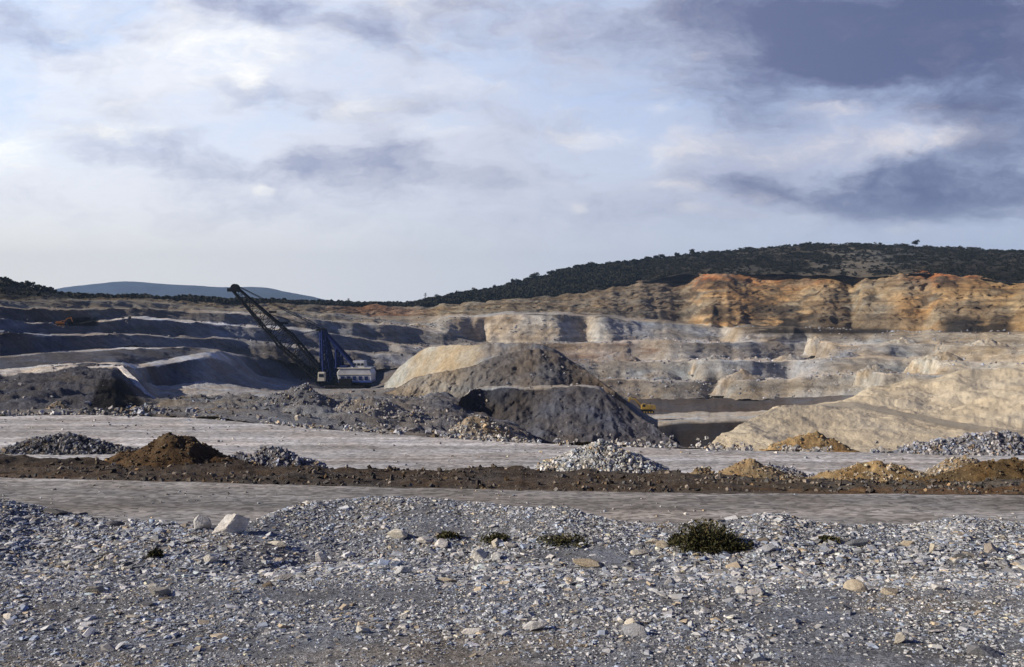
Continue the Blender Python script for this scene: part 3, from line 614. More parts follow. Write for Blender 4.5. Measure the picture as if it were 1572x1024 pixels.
rock(760, 838, 20, 11, 'small cream rock above the touching white pair', 28, OW, .9, .8, 3, 'rock', 'rock', GR)
rock(783, 842, 20, 9, 'pale rock right of the white pair under the dark weeds', 29, W, .5, .8, 3, 'rock', 'rock', GR)
rock(906, 869, 54, 13, 'long flat tan slab lying on the gravel below the weeds', 30, TN, -.12, .45, 3, 'stone_slab', 'stone slab', GR, tilt=.08)
rock(1001, 834, 26, 12, 'cream rock left of the leafy bush', 31, OW, .2, .8, 3, 'rock', 'rock', GR)
rock(1019, 839, 20, 9, 'tan flat rock between the cream rock and the bush', 32, TN, .7, .8, 3, 'rock', 'rock', GR)
rock(982, 852, 22, 8, 'pale flat rock below and left of the bush', 33, OW, .1, .8, 3, 'rock', 'rock', GR)
rock(1056, 842, 34, 9, 'flat grey rock at the lower left foot of the bush', 34, (.48, .47, .44), .1, .6, 3, 'rock', 'rock', GR)
rock(1180, 845, 34, 13, 'grey rounded rock right of the leafy bush', 35, GY, 0, .7, 3, 'rock', 'rock', GR)
rock(1308, 905, 38, 16, 'tan wedge-shaped rock at the right middle of the bank', 36, TN, -.3, .7, 3, 'rock', 'rock', GR, tilt=.15)
rock(1370, 911, 30, 12, 'tan flat rock right of the tan wedge rock', 37, (.5, .43, .31), .5, .7, 3, 'rock', 'rock', GR)
rock(1431, 850, 12, 13, 'small upright cream block standing alone at right', 38, (.72, .66, .5), .1, .8, 3, 'rock', 'rock', GR)
rock(1392, 838, 18, 9, 'small tan rock beside a dark one near the right crest', 39, TN, .1, .8, 3, 'rock', 'rock', GR)
rock(1440, 906, 30, 11, 'pale flat rock at the right, end of the pale cluster', 40, (.5, .48, .44), .4, .7, 3, 'rock', 'rock', GR)
rock(1524, 847, 24, 12, 'brownish rock near the right edge of the bank', 41, (.38, .32, .25), .4, .7, 3, 'rock', 'rock', GR)
rock(1318, 838, 44, 12, 'broad dark-grey rock right of the bush below the crest', 42, (.2, .21, .22), .05, .5, 3, 'rock', 'rock', GR)
rock(1470, 858, 30, 8, 'thin dark flat rock right of the upright cream block', 43, DG, -.1, .5, 3, 'rock', 'rock', GR)
rock(975, 974, 46, 16, 'flat blue-grey slab at the bottom of the bank, right of centre', 44, (.34, .36, .40), -.25, .5, 3, 'stone_slab', 'stone slab', GR, tilt=.1)
rock(970, 960, 30, 11, 'cream rock touching the top of the flat blue-grey slab', 45, OW, .3, .7, 3, 'rock', 'rock', GR)
rock(818, 968, 42, 12, 'flat white-grey slab near the bottom centre', 46, (.56, .56, .55), .1, .5, 3, 'stone_slab', 'stone slab', GR, tilt=-.08)
rock(724, 972, 30, 10, 'small white slab left of the bottom centre slab', 47, W, .2, .5, 3, 'stone_slab', 'stone slab', GR)
rock(775, 974, 26, 9, 'white stone between two flat slabs near the bottom centre', 48, W, .9, .7, 3, 'rock', 'rock', GR)
rock(622, 950, 12, 9, 'tiny bright white stone at lower centre left', 49, (.78, .77, .72), .2, .9, 3, 'rock', 'rock', GR)
rock(553, 970, 22, 10, 'cream stone at the lower left of the centre', 50, OW, .4, .8, 3, 'rock', 'rock', GR)
rock(1380, 985, 22, 14, 'cream stone near the bottom right corner', 51, OW, .5, .8, 3, 'rock', 'rock', GR)
rock(1504, 1004, 54, 22, 'largest dark-grey rock in the bottom right corner', 52, (.17, .18, .21), -.1, .7, 3, 'rock', 'rock', GR)
rock(1140, 1000, 26, 12, 'pale slab near the bottom edge, right of centre', 53, W, .3, .6, 3, 'stone_slab', 'stone slab', GR)
rock(1165, 1014, 26, 12, 'bluish slab near the bottom edge beside the pale slab', 54, (.42, .46, .5), .3, .6, 3, 'stone_slab', 'stone slab', GR)
rock(1028, 897, 20, 11, 'light grey rounded stone at the centre right of the bank', 55, (.44, .44, .44), .3, .8, 3, 'rock', 'rock', GR)
rock(688, 893, 24, 8, 'small tan sliver of rock under the bright white pair', 56, TN, .0, .5, 3, 'rock', 'rock', GR)
rock(620, 880, 28, 15, 'pale grey rock left of centre on the bank', 57, (.5, .51, .52), .4, .8, 3, 'rock', 'rock', GR)
rock(492, 862, 18, 14, 'small white angular rock left of the pale grey rock', 58, W, .5, .8, 3, 'rock', 'rock', GR)
rock(440, 892, 26, 13, 'pale rock at left of the bank below the boulders', 59, (.52, .52, .5), .5, .7, 3, 'rock', 'rock', GR)
rock(425, 837, 40, 9, 'flat cream slab right of and below the biggest white boulder', 60, OW, -.15, .5, 3, 'stone_slab', 'stone slab', GR)
rock(322, 865, 20, 12, 'small cream rock at left, below the smaller boulder', 61, OW, .2, .8, 3, 'rock', 'rock', GR)
rock(245, 915, 34, 14, 'grey-tan rock in the darker left part of the bank', 62, (.4, .37, .31), .2, .7, 3, 'rock', 'rock', GR)
rock(150, 910, 26, 11, 'low brown rock in the left part of the bank', 63, (.3, .27, .22), .2, .7, 3, 'rock', 'rock', GR)
rock(80, 788, 36, 9, 'dark flat rock on the left crest of the bank', 64, (.10, .10, .11), .0, .6, 3, 'rock', 'rock', GR)
rock(172, 806, 30, 10, 'dark rock on the left crest, right of the dark flat one', 65, (.13, .13, .15), .0, .6, 3, 'rock', 'rock', GR)
rock(128, 793, 20, 8, 'small dark-grey rock between the two dark crest rocks', 66, (.14, .14, .16), .5, .6, 3, 'rock', 'rock', GR)
# a couple of hundred smaller slabs, each its own object sharing a few meshes
vars_ = [rock_mesh('stone', 300 + k, (1, RNG.uniform(.5, .9), RNG.uniform(.22, .5)), (lambda q: (q, q * RNG.uniform(.95, 1.01), q * RNG.uniform(.85, 1.06)))(RNG.uniform(.3, .62)), sub=3, planes=10) for k in range(16)]
sp = sample_grid(BG, 190, wbank2)
for k in range(190):
    o = link('stone', vars_[k % 16], label='palm-sized broken stone lying loose among the gravel of the bank', category='stone', group='palm-sized stones scattered over the gravel bank')
    s = RNG.uniform(.09, .17); o.location = (sp[k, 0], sp[k, 1], sp[k, 2] - .004); o.scale = (s, s, s)
    o.rotation_euler = (RNG.normal(0, .12), RNG.normal(0, .12), RNG.uniform(0, 6.3))

# ------------------------------------------------------------------ mounds by the roads
def mound(name, pxc, d, zb, wpx, hpx, label, cat, col, seed, stones=(0, .1, .3, (.4, .4, .4)), depth=.55, skew=0.0, peak=1.0, mat=None, group=None, tails=None, jag=.35, pw=1.15, res=1.0, skirt=0.0):
    """heap of tipped spoil: an uneven mound with its own centre line, real width, depth and height"""
    s = d / F; w = wpx * s; h = hpx * s; dp = w * depth
    nx, ny = int(150 * res), int(80 * res)
    u = np.linspace(-.62, .62, nx)[None, :]; v = np.linspace(-.62, .62, ny)[:, None]
    uu = u - skew * (1 - 4 * v ** 2) * 0; X = u * w + 0 * v; Y = v * dp + 0 * u
    n = fbm(X * 2.2 / max(h, .5) + seed, Y * 2.2 / max(h, .5), 0, 5, seed); n2 = fbm(X * .9 / max(h, .5) + seed * 3, Y * .7, 0, 3, seed + 5)
    c = (u - skew); sx = np.where(c < 0, .5 + skew, .5 - skew)
    r = np.sqrt((c / sx) ** 2 + (v / .5) ** 2) * (1 + .16 * n2)
    H = np.clip(1 - r, 0, 1) ** pw
    if tails:
        for (cu, hw, hh) in tails:
            rr = np.sqrt(((u - cu) / hw) ** 2 + (v / .42) ** 2) * (1 + .2 * n2); H = np.maximum(H, hh * np.clip(1 - rr, 0, 1) ** .9)
    Z = h * (H * 1.1 * (1 + jag * n * .8) + jag * .07 * n - .06 - .5 * sstep(1.0, 1.35, r) * .3)
    if skirt: Z = Z - skirt * sstep(.82, 1.15, r) - .10 * h
    q = fbm(X * 1.2, Y * 1.2, 0, 4, seed + 2)[..., None]
    C = np.clip(np.array(col) * (1 + .4 * q), .02, .7)
    me = mesh_np(name, np.stack([X, Y, Z], -1), grid_faces(ny, nx), mat or M_SOIL, C.reshape(-1, 3), True)
    o = link(name, me, label=label, category=cat)
    if group: o['group'] = group
    o.location = ((pxc - 786) * s, d, zb)
    k, lo, hi, sc_ = stones
    if k:
        pos = sample_grid((X, Y, Z), k, lambda a, b, z: (z > -.05 * h) + .05)
        pos = pos[pos[:, 2] > -.05 * h]
        size = lo + (hi - lo) * RNG.random(len(pos)) ** 2.6
        v_, f_, c_ = chips(pos, size, (.4, .8), .5, stone_cols(len(pos), sc_, .35, .1), .25)
        link('loose_stones', mesh_np('loose_stones', v_, f_, M_RUB, c_), o, kind='stuff')
    return o
PS = (.38, .38, .39)
GM = 'tipped mounds beside the haul roads'
mound('soil_mound', 266, 41.0, -6.75, 300, 62, 'rust-brown pointed soil mound beside the near road at left', 'mound', (.11, .07, .038), 201, (1800, .03, .18, (.13, .10, .065)), .6, -.02, group=GM, jag=.3, pw=1.05)
mound('rubble_mound', 110, 56.0, -8.05, 200, 30, 'low dark grey ridge of broken rock between the two roads at far left', 'mound', (.10, .10, .10), 202, (2200, .06, .32, (.20, .20, .21)), .35, -.1, group=GM, tails=[(.3, .25, .4), (-.3, .3, .7)], pw=.9)
mound('rubble_mound', 440, 45.5, -7.95, 250, 54, 'low ridge of grey rubble just right of the brown soil mound', 'mound', (.2, .2, .215), 203, (2800, .05, .28, (.30, .30, .32)), .4, -.12, group=GM, tails=[(.25, .28, .45), (-.3, .3, .8)], pw=.8)
mound('rubble_mound', 925, 50.0, -8.0, 205, 42, 'rounded heap of white and grey broken rock in the centre beside the soil strip', 'mound', (.27, .27, .25), 204, (5200, .05, .30, (.46, .46, .45)), .6, -.02, group=GM, jag=.25, pw=.95)
mound('earth_mound', 1160, 45.0, -7.65, 165, 30, 'small ochre mound with a grey right side, next after the white rubble heap', 'mound', (.33, .235, .13), 205, (500, .04, .18, (.33, .29, .23)), .6, -.05, group=GM)
mound('rubble_mound', 1195, 46.5, -7.9, 140, 24, 'grey rubble tail leaning on the small ochre mound', 'mound', (.2, .2, .22), 206, (900, .04, .2, (.3, .3, .33)), .5, -.1, group=GM, pw=.9)
mound('earth_mound', 1078, 45.5, -7.75, 80, 20, 'tiny ochre mound between the white rubble heap and the small ochre mound', 'mound', (.3, .22, .13), 207, (200, .05, .2, (.3, .26, .2)), .6, group=GM)
mound('earth_mound', 1345, 44.5, -7.8, 260, 32, 'wide yellow-ochre mound on the far side of the soil strip at right', 'mound', (.36, .27, .15), 208, (900, .04, .2, (.36, .31, .24)), .45, 0.02, group=GM, pw=.8)
mound('earth_mound', 1480, 46.5, -7.8, 130, 36, 'pale tan mound between the wide yellow-ochre mound and the dark brown one', 'mound', (.36, .30, .22), 209, (500, .04, .2, (.4, .37, .33)), .5, group=GM, pw=.8)
mound('soil_mound', 1545, 42.0, -7.3, 260, 36, 'dark brown soil mound at the right edge beside the near road', 'mound', (.13, .085, .04), 210, (700, .04, .2, (.16, .12, .07)), .5, group=GM, pw=.8)
mound('rubble_mound', 1515, 56.0, -8.0, 250, 33, 'blue-grey rubble heap at the foot of the sandy bank, far right', 'mound', (.18, .185, .21), 211, (3600, .06, .33, (.34, .34, .36)), .35, .02, group=GM, tails=[(-.3, .3, .5)])
mound('earth_mound', 1245, 59.5, -8.3, 120, 26, 'small orange-tan mound at the foot of the sandy bank', 'mound', (.38, .26, .13), 212, (150, .06, .2, (.36, .3, .2)), .4, group=GM, pw=.7)
mound('earth_mound', 735, 97.0, -12.6, 130, 40, 'pale tan mound at the edge of the dark ravine behind the far road', 'mound', (.33, .30, .26), 213, (600, .12, .5, (.4, .38, .35)), .5, group=GM, mat=M_HEAP, pw=.8)
mound('rubble_mound', 450, 128.0, -13.2, 190, 42, 'dark grey spoil mound on the rubble field below the dragline', 'mound', (.17, .17, .18), 214, (1500, .1, .5, (.26, .26, .27)), .5, .1, group=GM, mat=M_HEAP, pw=.9)
mound('rubble_mound', 575, 112.0, -12.6, 200, 36, 'grey spoil mound left of the dark ravine', 'mound', (.24, .235, .235), 215, (1500, .1, .5, (.34, .33, .33)), .5, -.1, group=GM, mat=M_HEAP, pw=.85)
mound('earth_mound', 88, 104.0, -11.0, 80, 22, 'small grey-brown mound at the foot of the shaded left slope', 'mound', (.26, .235, .2), 216, (200, .12, .4, (.33, .3, .28)), .5, group=GM, mat=M_HEAP)
mound('rubble_mound', 230, 98.0, -10.6, 150, 18, 'low rubble heap below the white ramp', 'mound', (.2, .2, .2), 217, (900, .12, .6, (.36, .35, .34)), .4, group=GM, mat=M_HEAP)
mound('rubble_mound', 1285, 175.0, -25.5, 70, 32, 'small grey heap peeking over the sandy bank, seen through its saddle', 'mound', (.3, .28, .25), 218, (0, 0, 0, PS), .5, group=GM, mat=M_HEAP)
TX, TY, TZ = TG; TPX = 786 + TX / TY * F; TPY = HY - TZ / TY * F
def terr_pt(px, py):
    q_ = (TPX - px) ** 2 + ((TPY - py) * 2) ** 2; i, j = np.unravel_index(np.argmin(q_), q_.shape)
    return float(TX[i, j]), float(TY[i, j]), float(TZ[i, j])
for k, (px, py, w_, h_, c_) in enumerate([(660, 527, 60, 12, GREY), (640, 503, 44, 8, TAN), (820, 526, 70, 12, (.36, .31, .26)), (945, 556, 80, 16, (.34, .30, .27)), (1010, 584, 70, 14, (.3, .29, .28)), (1090, 556, 50, 10, (.42, .40, .37)),
        (1140, 586, 76, 16, (.38, .35, .31)), (1160, 525, 54, 12, (.36, .35, .34)), (1215, 556, 60, 14, (.40, .38, .35)), (1262, 528, 50, 11, (.45, .42, .37)), (1300, 553, 64, 14, (.30, .30, .31)), (1345, 575, 60, 14, (.42, .4, .36)), (1385, 530, 60, 12, (.48, .44, .37)),
        (1440, 556, 80, 16, (.5, .46, .38)), (1510, 534, 80, 14, (.52, .48, .4)), (1060, 612, 80, 14, (.20, .19, .19)), (1175, 614, 90, 14, (.15, .14, .14)), (455, 540, 60, 12, (.3, .29, .28)), (400, 516, 44, 9, (.3, .29, .28)), (560, 536, 50, 10, (.28, .28, .29)), (380, 585, 60, 14, (.3, .3, .3)), (290, 596, 70, 10, (.35, .34, .33))]):
    x_, y_, z_ = terr_pt(px, py)
    mound('spoil_cone', px, y_ + w_ * .2, z_ + .1, w_ * 1.1, h_ * .95, 'low cone of dumped spoil standing on one of the quarry terraces', 'mound', c_, 400 + k, (70, .2, .8, tuple(v * .8 for v in c_)), .42, RNG.uniform(-.15, .15), group='spoil cones dumped along the terraces', mat=M_HEAP, pw=.9, jag=.3, res=.5, skirt=6.0)
# loose rubble along the soil strip, the far road's edge and the rubble field
pos = sample_grid(BM, 7000, lambda X, Y, Z: (np.abs(X) < .6 * Y) * np.maximum(.1, 1 + 2 * fbm(X * .3, Y * .8, 0, 3, 17)))
v, f, c = chips(pos, .03 + .22 * RNG.random(len(pos)) ** 3.5, (.4, .9), .5, stone_cols(len(pos), (.11, .095, .08), .6, .1), .25)
link('soil_clods', mesh_np('soil_clods', v, f, M_RUB, c), kind='stuff', label='brown clods and small stones strewn over the soil strip', category='clods')
pe = RNG.uniform(-50, 1620, 3600); ee = np.array(edge2, float)
ye = np.interp(pe, ee[:, 0], ee[:, 1]); de = 8.1 / (ye - HY) * F + RNG.normal(.6, .9, len(pe)) * (1 + 1.5 * (RNG.random(len(pe)) < .15))
keep = (vn(pe / 30.0, 0, 0, 3) > -.3); pe, de = pe[keep], de[keep]
pos = np.stack([(pe - 786) / F * de, de, np.full(len(pe), -8.1)], -1)
v, f, c = chips(pos, .06 + .36 * RNG.random(len(pos)) ** 4, (.4, .8), .4, stone_cols(len(pos), (.38, .37, .36), .4, .1), .2)
link('verge_rubble', mesh_np('verge_rubble', v, f, M_RUB, c), kind='stuff', label='broken rock lying along the far edge of the far road', category='rubble')

def wf(X, Y, Z):
    px = 786 + X / Y * F
    return (px > -40) * (px < 1060) * (Y < 210) * (Y > 62) * np.maximum(.05, .4 + 2 * fbm(X * .12, Y * .12, 0, 4, 57)) * np.where(px < 200, .5, 1) * (60.0 / Y) ** 1.0
pos = sample_grid(FG, 6500, wf)
v, f, c = chips(pos, .10 + .65 * RNG.random(len(pos)) ** 4, (.4, .8), .4, stone_cols(len(pos), (.22, .215, .22), .5, .12), .25)
link('field_rubble', mesh_np('field_rubble', v, f, M_RUB, c), kind='stuff', label='broken rock strewn over the rough ground between the far road and the dragline', category='rubble')
for HGd, par, nn_ in ((H1, 'spoil_heap', 700), (H2, 'spoil_heap.001', 600), (H3, 'spoil_heap.002', 300)):
    pos = sample_grid(HGd, nn_)
    v, f, c = chips(pos, .10 + .5 * RNG.random(len(pos)) ** 4, (.4, .8), .5, stone_cols(len(pos), (.22, .215, .22), .5, .1), .3)
    link('loose_stones', mesh_np('loose_stones', v, f, M_RUB, c), bpy.data.objects[par], kind='stuff')

for GG_, nn_, rng_, nm_, lb_ in ((RG1, 1500, (.02, .12), 'road_pebbles', 'scattered pebbles on the near haul road'), (RG2, 1200, (.03, .22), 'track_pebbles', 'scattered pebbles on the far road')):
    pos = sample_grid(GG_, nn_, lambda X, Y, Z: (np.abs(X) < .6 * Y) * np.maximum(.02, fbm(X * .2, Y * .5, 0, 4, 37)))
    v, f, c = chips(pos, rng_[0] + (rng_[1] - rng_[0]) * RNG.random(len(pos)) ** 4, (.4, .8), .3, stone_cols(len(pos), (.38, .37, .36), .5, .1), .2)
    link(nm_, mesh_np(nm_, v, f, M_RUB, c), kind='stuff', label=lb_, category='pebbles')
def wt(X, Y, Z):
    px = 786 + X / Y * F
    return (px > -30) * (px < 1600) * np.maximum(.02, .2 + 2 * fbm(X * .04, Y * .04, Z * .1, 4, 47)) * (400.0 / Y) * (HY - Z / Y * F > 488 + 14 * (px > 1000))
pos = sample_grid(TG, 9000, wt)
k_ = sstep(600, 1100, 786 + pos[:, 0] / pos[:, 1] * F)[:, None]
v, f, c = chips(pos, .3 + 1.4 * RNG.random(len(pos)) ** 5, (.4, .8), .4, stone_cols(len(pos), (.17, .17, .18), .4, .1) * (1 + .7 * k_), .3)
link('talus', mesh_np('talus', v, f, M_RUB, c), kind='stuff', label='fallen rock and talus strewn over the quarry terraces', category='talus')

# ------------------------------------------------------------------ plants
def leaf_mat(name, c1, c2):
    m = bpy.data.materials.new(name); m.use_nodes = True; nt = m.node_tree; N = nt.nodes; L = nt.links; b = N['Principled BSDF']
    b.inputs['Roughness'].default_value = .7; b.inputs['Specular IOR Level'].default_value = .2
    g_ = N.new('ShaderNodeNewGeometry'); x = N.new('ShaderNodeMix'); x.data_type = 'RGBA'; L.new(g_.outputs['Random Per Island'], x.inputs[0])
    x.inputs[6].default_value = (*c1, 1); x.inputs[7].default_value = (*c2, 1); L.new(x.outputs[2], b.inputs['Base Color']); return m
M_LEAF = leaf_mat('dark foliage', (.008, .010, .006), (.024, .025, .015))
M_BUSH = leaf_mat('weed leaves', (.025, .032, .014), (.10, .09, .04))
M_STRAW = leaf_mat('dry stalks', (.20, .15, .08), (.10, .08, .04))
M_BARK = paint('bark', (.05, .04, .03), .9)
def blades(n, rad, hgt, wd, seed, droop=.4, base=.25, tz=(.1, 1.0)):
    r = np.random.default_rng(seed); V, Fc = [], []
    for k in range(n):
        a = r.uniform(0, 2 * math.pi); bx, by = rad[0] * base * r.normal(), rad[1] * base * r.normal()
        el = r.uniform(*tz); ln = r.uniform(.55, 1.0)
        dx, dy, dz = math.cos(a) * rad[0] * ln * (1.05 - el * .7), math.sin(a) * rad[1] * ln * (1.05 - el * .7), hgt * ln * el
        w_ = wd * r.uniform(.5, 1.2); px_, py_ = -math.sin(a) * w_, math.cos(a) * w_
        i = len(V)
        for t, ww in ((0, .5), (.35, 1.0), (.7, .8), (1.0, .1)):
            zz = dz * (t + droop * t * (1 - t) * 1.8)
            cx, cy = bx + dx * t, by + dy * t
            tw = r.normal(0, .35) * w_
            V += [(cx - px_ * ww, cy - py_ * ww, zz - tw), (cx + px_ * ww, cy + py_ * ww, zz + tw)]
        Fc += [(i, i + 1, i + 3, i + 2), (i + 2, i + 3, i + 5, i + 4), (i + 4, i + 5, i + 7, i + 6)]
    return np.array(V), np.array(Fc)
def leafy(n, rad, hgt, size, seed, droop=.4):
    """small leaves spread through a bush's volume on short stems"""
    r = np.random.default_rng(seed); 
    p = r.normal(size=(n, 3)); p /= np.linalg.norm(p, axis=1)[:, None]; p *= (r.random(n) ** .45)[:, None]
    cl = fbm(p[:, 0] * 2.5 + seed, p[:, 1] * 2.5, p[:, 2] * 2.5, 3, seed); p = p[cl > -.18]; n = len(p)
    p = p * np.array([rad[0], rad[1], hgt]); p[:, 2] = np.abs(p[:, 2])
    rt = rot_rand(n, .9); q = np.array([(-.5, -.18, 0), (.1, -.3, .06), (.7, 0, 0), (.1, .3, .06)])
    s = size * r.uniform(.5, 1.3, n)
    V = np.einsum('nij,kj->nki', rt, q) * s[:, None, None] + p[:, None, :]
    return V.reshape(-1, 3), (np.arange(4)[None] + 4 * np.arange(n)[:, None])
def merge(*ps):
    V, Fc, o_ = [], [], 0
    for v, f in ps: V.append(v); Fc.append(f + o_); o_ += len(v)
    return np.concatenate(V), np.concatenate(Fc)
def bush(px, py, wpx, hpx, label, seed, group, n=700):
    x, y, z = bank_pt(px, py); s = y / F
    root = link('bush', None, label=label, category='bush', group=group); root.location = (x, y, z)
    rx, h = wpx * s * .55, hpx * s * 1.05
    V, Fc = merge(leafy(n * 3, (rx, rx * .8), h, .045, seed), blades(n, (rx, rx * .8), h * .9, .007, seed + 1, .5))
    link('leaves', mesh_np('leaves', V, Fc, M_BUSH), root)
    V, Fc = blades(max(12, n // 8), (rx * 1.02, rx * .8), h * 1.08, .006, seed + 2, .3, .2, (.4, 1.0))
    link('dry_stalks', mesh_np('dry_stalks', V, Fc, M_STRAW), root)
GB = 'plants on the gravel bank'
bush(1083, 842, 100, 44, 'low spreading dark green bush with dry brown tips near the bank crest', 71, GB, 900)
for k, (px, py, w_, h_, lab) in enumerate([(688, 826, 34, 10, 'leftmost low weed tuft in the row along the bank'), (762, 830, 46, 12, 'second low weed tuft from the left, above the small cream rock'),
        (868, 832, 90, 11, 'widest dark weed mat at the centre of the bank'), (957, 830, 52, 13, 'dark weed tuft just left of the cream rock by the bush'), (1130, 843, 60, 16, 'thin dark weed trailing off the right of the big bush'),
        (238, 855, 24, 12, 'lone green weed in the left part of the bank'), (1040, 836, 30, 16, 'small dark weed squeezed against the left side of the big bush'), (1270, 832, 40, 8, 'flat dark weed near the right crest of the bank')]):
    bush(px, py, w_, h_, lab, 80 + k * 5, GB, 160)

# trees on the ridges
def crown(seed, n=420, w=1.0, h=1.0):
    r = np.random.default_rng(seed); k = r.integers(5, 9)
    cs = np.stack([r.normal(0, .22, k) * w, r.normal(0, .22, k) * w, r.uniform(.25, .8, k) * h], -1); rs = r.uniform(.2, .34, k)
    i = r.integers(0, k, n); p = r.normal(size=(n, 3)); p /= np.linalg.norm(p, axis=1)[:, None]; p *= (r.random(n) ** .4)[:, None]
    c = cs[i] + p * rs[i][:, None] * np.array([w, w, h * .8]); c[:, 2] = np.maximum(c[:, 2], .12)
    q = np.array([(-.5, -.4, 0), (.5, -.4, .1), (.4, .5, 0), (-.5, .4, .1)]) * .11
    V = np.einsum('nij,kj->nki', rot_rand(n, 1.0), q) + c[:, None, :]
    return V.reshape(-1, 3), (np.arange(4)[None] + 4 * np.arange(n)[:, None])
def trunk():
    V, Fc = [], []
    def limb(a, b, r0, r1):
        i = len(V); a, b = Vector(a), Vector(b); dz = (b - a).normalized(); xx = dz.orthogonal().normalized(); yy = dz.cross(xx)
        for c, r in ((a, r0), (b, r1)):
            for t in range(6): V.append(tuple(c + (xx * math.cos(t * math.pi / 3) + yy * math.sin(t * math.pi / 3)) * r))
        for t in range(6): Fc.append((i + t, i + (t + 1) % 6, i + 6 + (t + 1) % 6, i + 6 + t))
    limb((0, 0, -.15), (.02, 0, .35), .045, .03); limb((.02, 0, .33), (.15, .05, .6), .028, .01); limb((.02, 0, .33), (-.14, -.04, .62), .026, .01); limb((.02, 0, .33), (.01, .1, .75), .024, .008)
    return np.array(V), np.array(Fc)
tm = mesh_np('trunk', *trunk(), M_BARK)
crowns = [mesh_np('crown', *crown(500 + k, 420, RNG.uniform(.8, 1.3), RNG.uniform(.8, 1.1)), M_LEAF) for k in range(8)]
HX, HYY, HZ = HG
def hill_pt(px, row_t):
    j = int(np.argmin(np.abs(pxh - px))); i = int(row_t * 80); return float(HX[i, j]), float(HYY[i, j]), float(HZ[i, j])
def tree(px, t, h, k, label, group):
    x, y, z = hill_pt(px, t)
    root = link('tree', None, label=label, category='tree', group=group); root.location = (x, y, z)
    root.scale = (h * RNG.uniform(.9, 1.3), h * RNG.uniform(.9, 1.3), h); root.rotation_euler = (0, 0, RNG.uniform(0, 6))
    link('trunk', tm, root); link('crown', crowns[k % 8], root)
for k in range(120):
    px = 628 + 430 * (k + RNG.random()) / 120.0
    tree(px, .985 + .015 * RNG.random(), RNG.uniform(3.0, 6.0) * np.interp(px, [620, 660, 900, 1060], [.6, 1.1, 1.0, .6]), k, 'small dark evergreen tree in the skyline row of the wooded ridge above the quarry', 'skyline trees of the wooded ridge')
for px, h, lab in ((820, 8.5, 'slightly taller lone tree on the skyline where the wooded ridge steepens'), (1040, 6.5, 'left one of two round lone trees on the hill skyline above the ochre cliff'), (1063, 6.5, 'right one of two round lone trees on the hill skyline above the ochre cliff'), (1404, 7.0, 'lone dark tree on the skyline of the bare hill at right')):
    tree(px, .99, h, int(px), lab, 'lone trees on the hill skyline')
for k in range(36):
    px = -10 + 165 * (k + RNG.random()) / 36.0
    tree(px, .98, RNG.uniform(2.0, 3.6), k, 'small dark tree on the low wooded ridge at the far left', 'trees of the low ridge at far left')
# scrub and woods clothing the hillside, nobody could count them
def scrub_w(X, Y, Z):
    px = 786 + X / Y * F; 
    n = fbm(X * .03, Y * .012, Z * .05, 5, 41); q = fbm(X * .12, Y * .04, Z * .3, 4, 44)
    bare = sstep(-.1, .15, n + .9 * q) * (np.exp(-((px - 1310) / 120) ** 2) + .35 * np.exp(-((px - 1130) / 80) ** 2)) * (px > 1000)
    return (px > -60) * (px < 1660) * np.clip(1 - bare * .75, .15, 1) * np.where(px < 1000, 1.6, .9) * (Y < 1090)
cg = (HX[:84], HYY[:84], HZ[:84])
pos = sample_grid(cg, 13000, scrub_w)
q = crown(999, 26, 1.2, .9); nb = len(q[0])
sz = RNG.uniform(1.2, 4.2, len(pos)) * np.where(786 + pos[:, 0] / pos[:, 1] * F < 980, 1.3, .8)
an = RNG.uniform(0, 6.28, len(pos)); ca, sa = np.cos(an), np.sin(an)
qq = q[0][None] * 1.0; qs = qq.copy(); qs = np.repeat(qs, len(pos), 0)
# enlarge the few leaf clumps so that each shrub reads as a solid tuft
cen = qs.reshape(len(pos), -1, 4, 3).mean(2, keepdims=True); qs = (cen + (qs.reshape(len(pos), -1, 4, 3) - cen) * 2.6).reshape(len(pos), -1, 3)
x_, y_ = qs[..., 0] * ca[:, None] - qs[..., 1] * sa[:, None], qs[..., 0] * sa[:, None] + qs[..., 1] * ca[:, None]
V = np.stack([x_, y_, qs[..., 2]], -1) * sz[:, None, None] + pos[:, None, :]
Fc = (q[1][None] + (np.arange(len(pos)) * nb)[:, None, None]).reshape(-1, 4)
link('scrub', mesh_np('scrub', V.reshape(-1, 3), Fc, M_LEAF), kind='stuff', label='dark scrub and woodland covering the hill above the quarry', category='scrub')

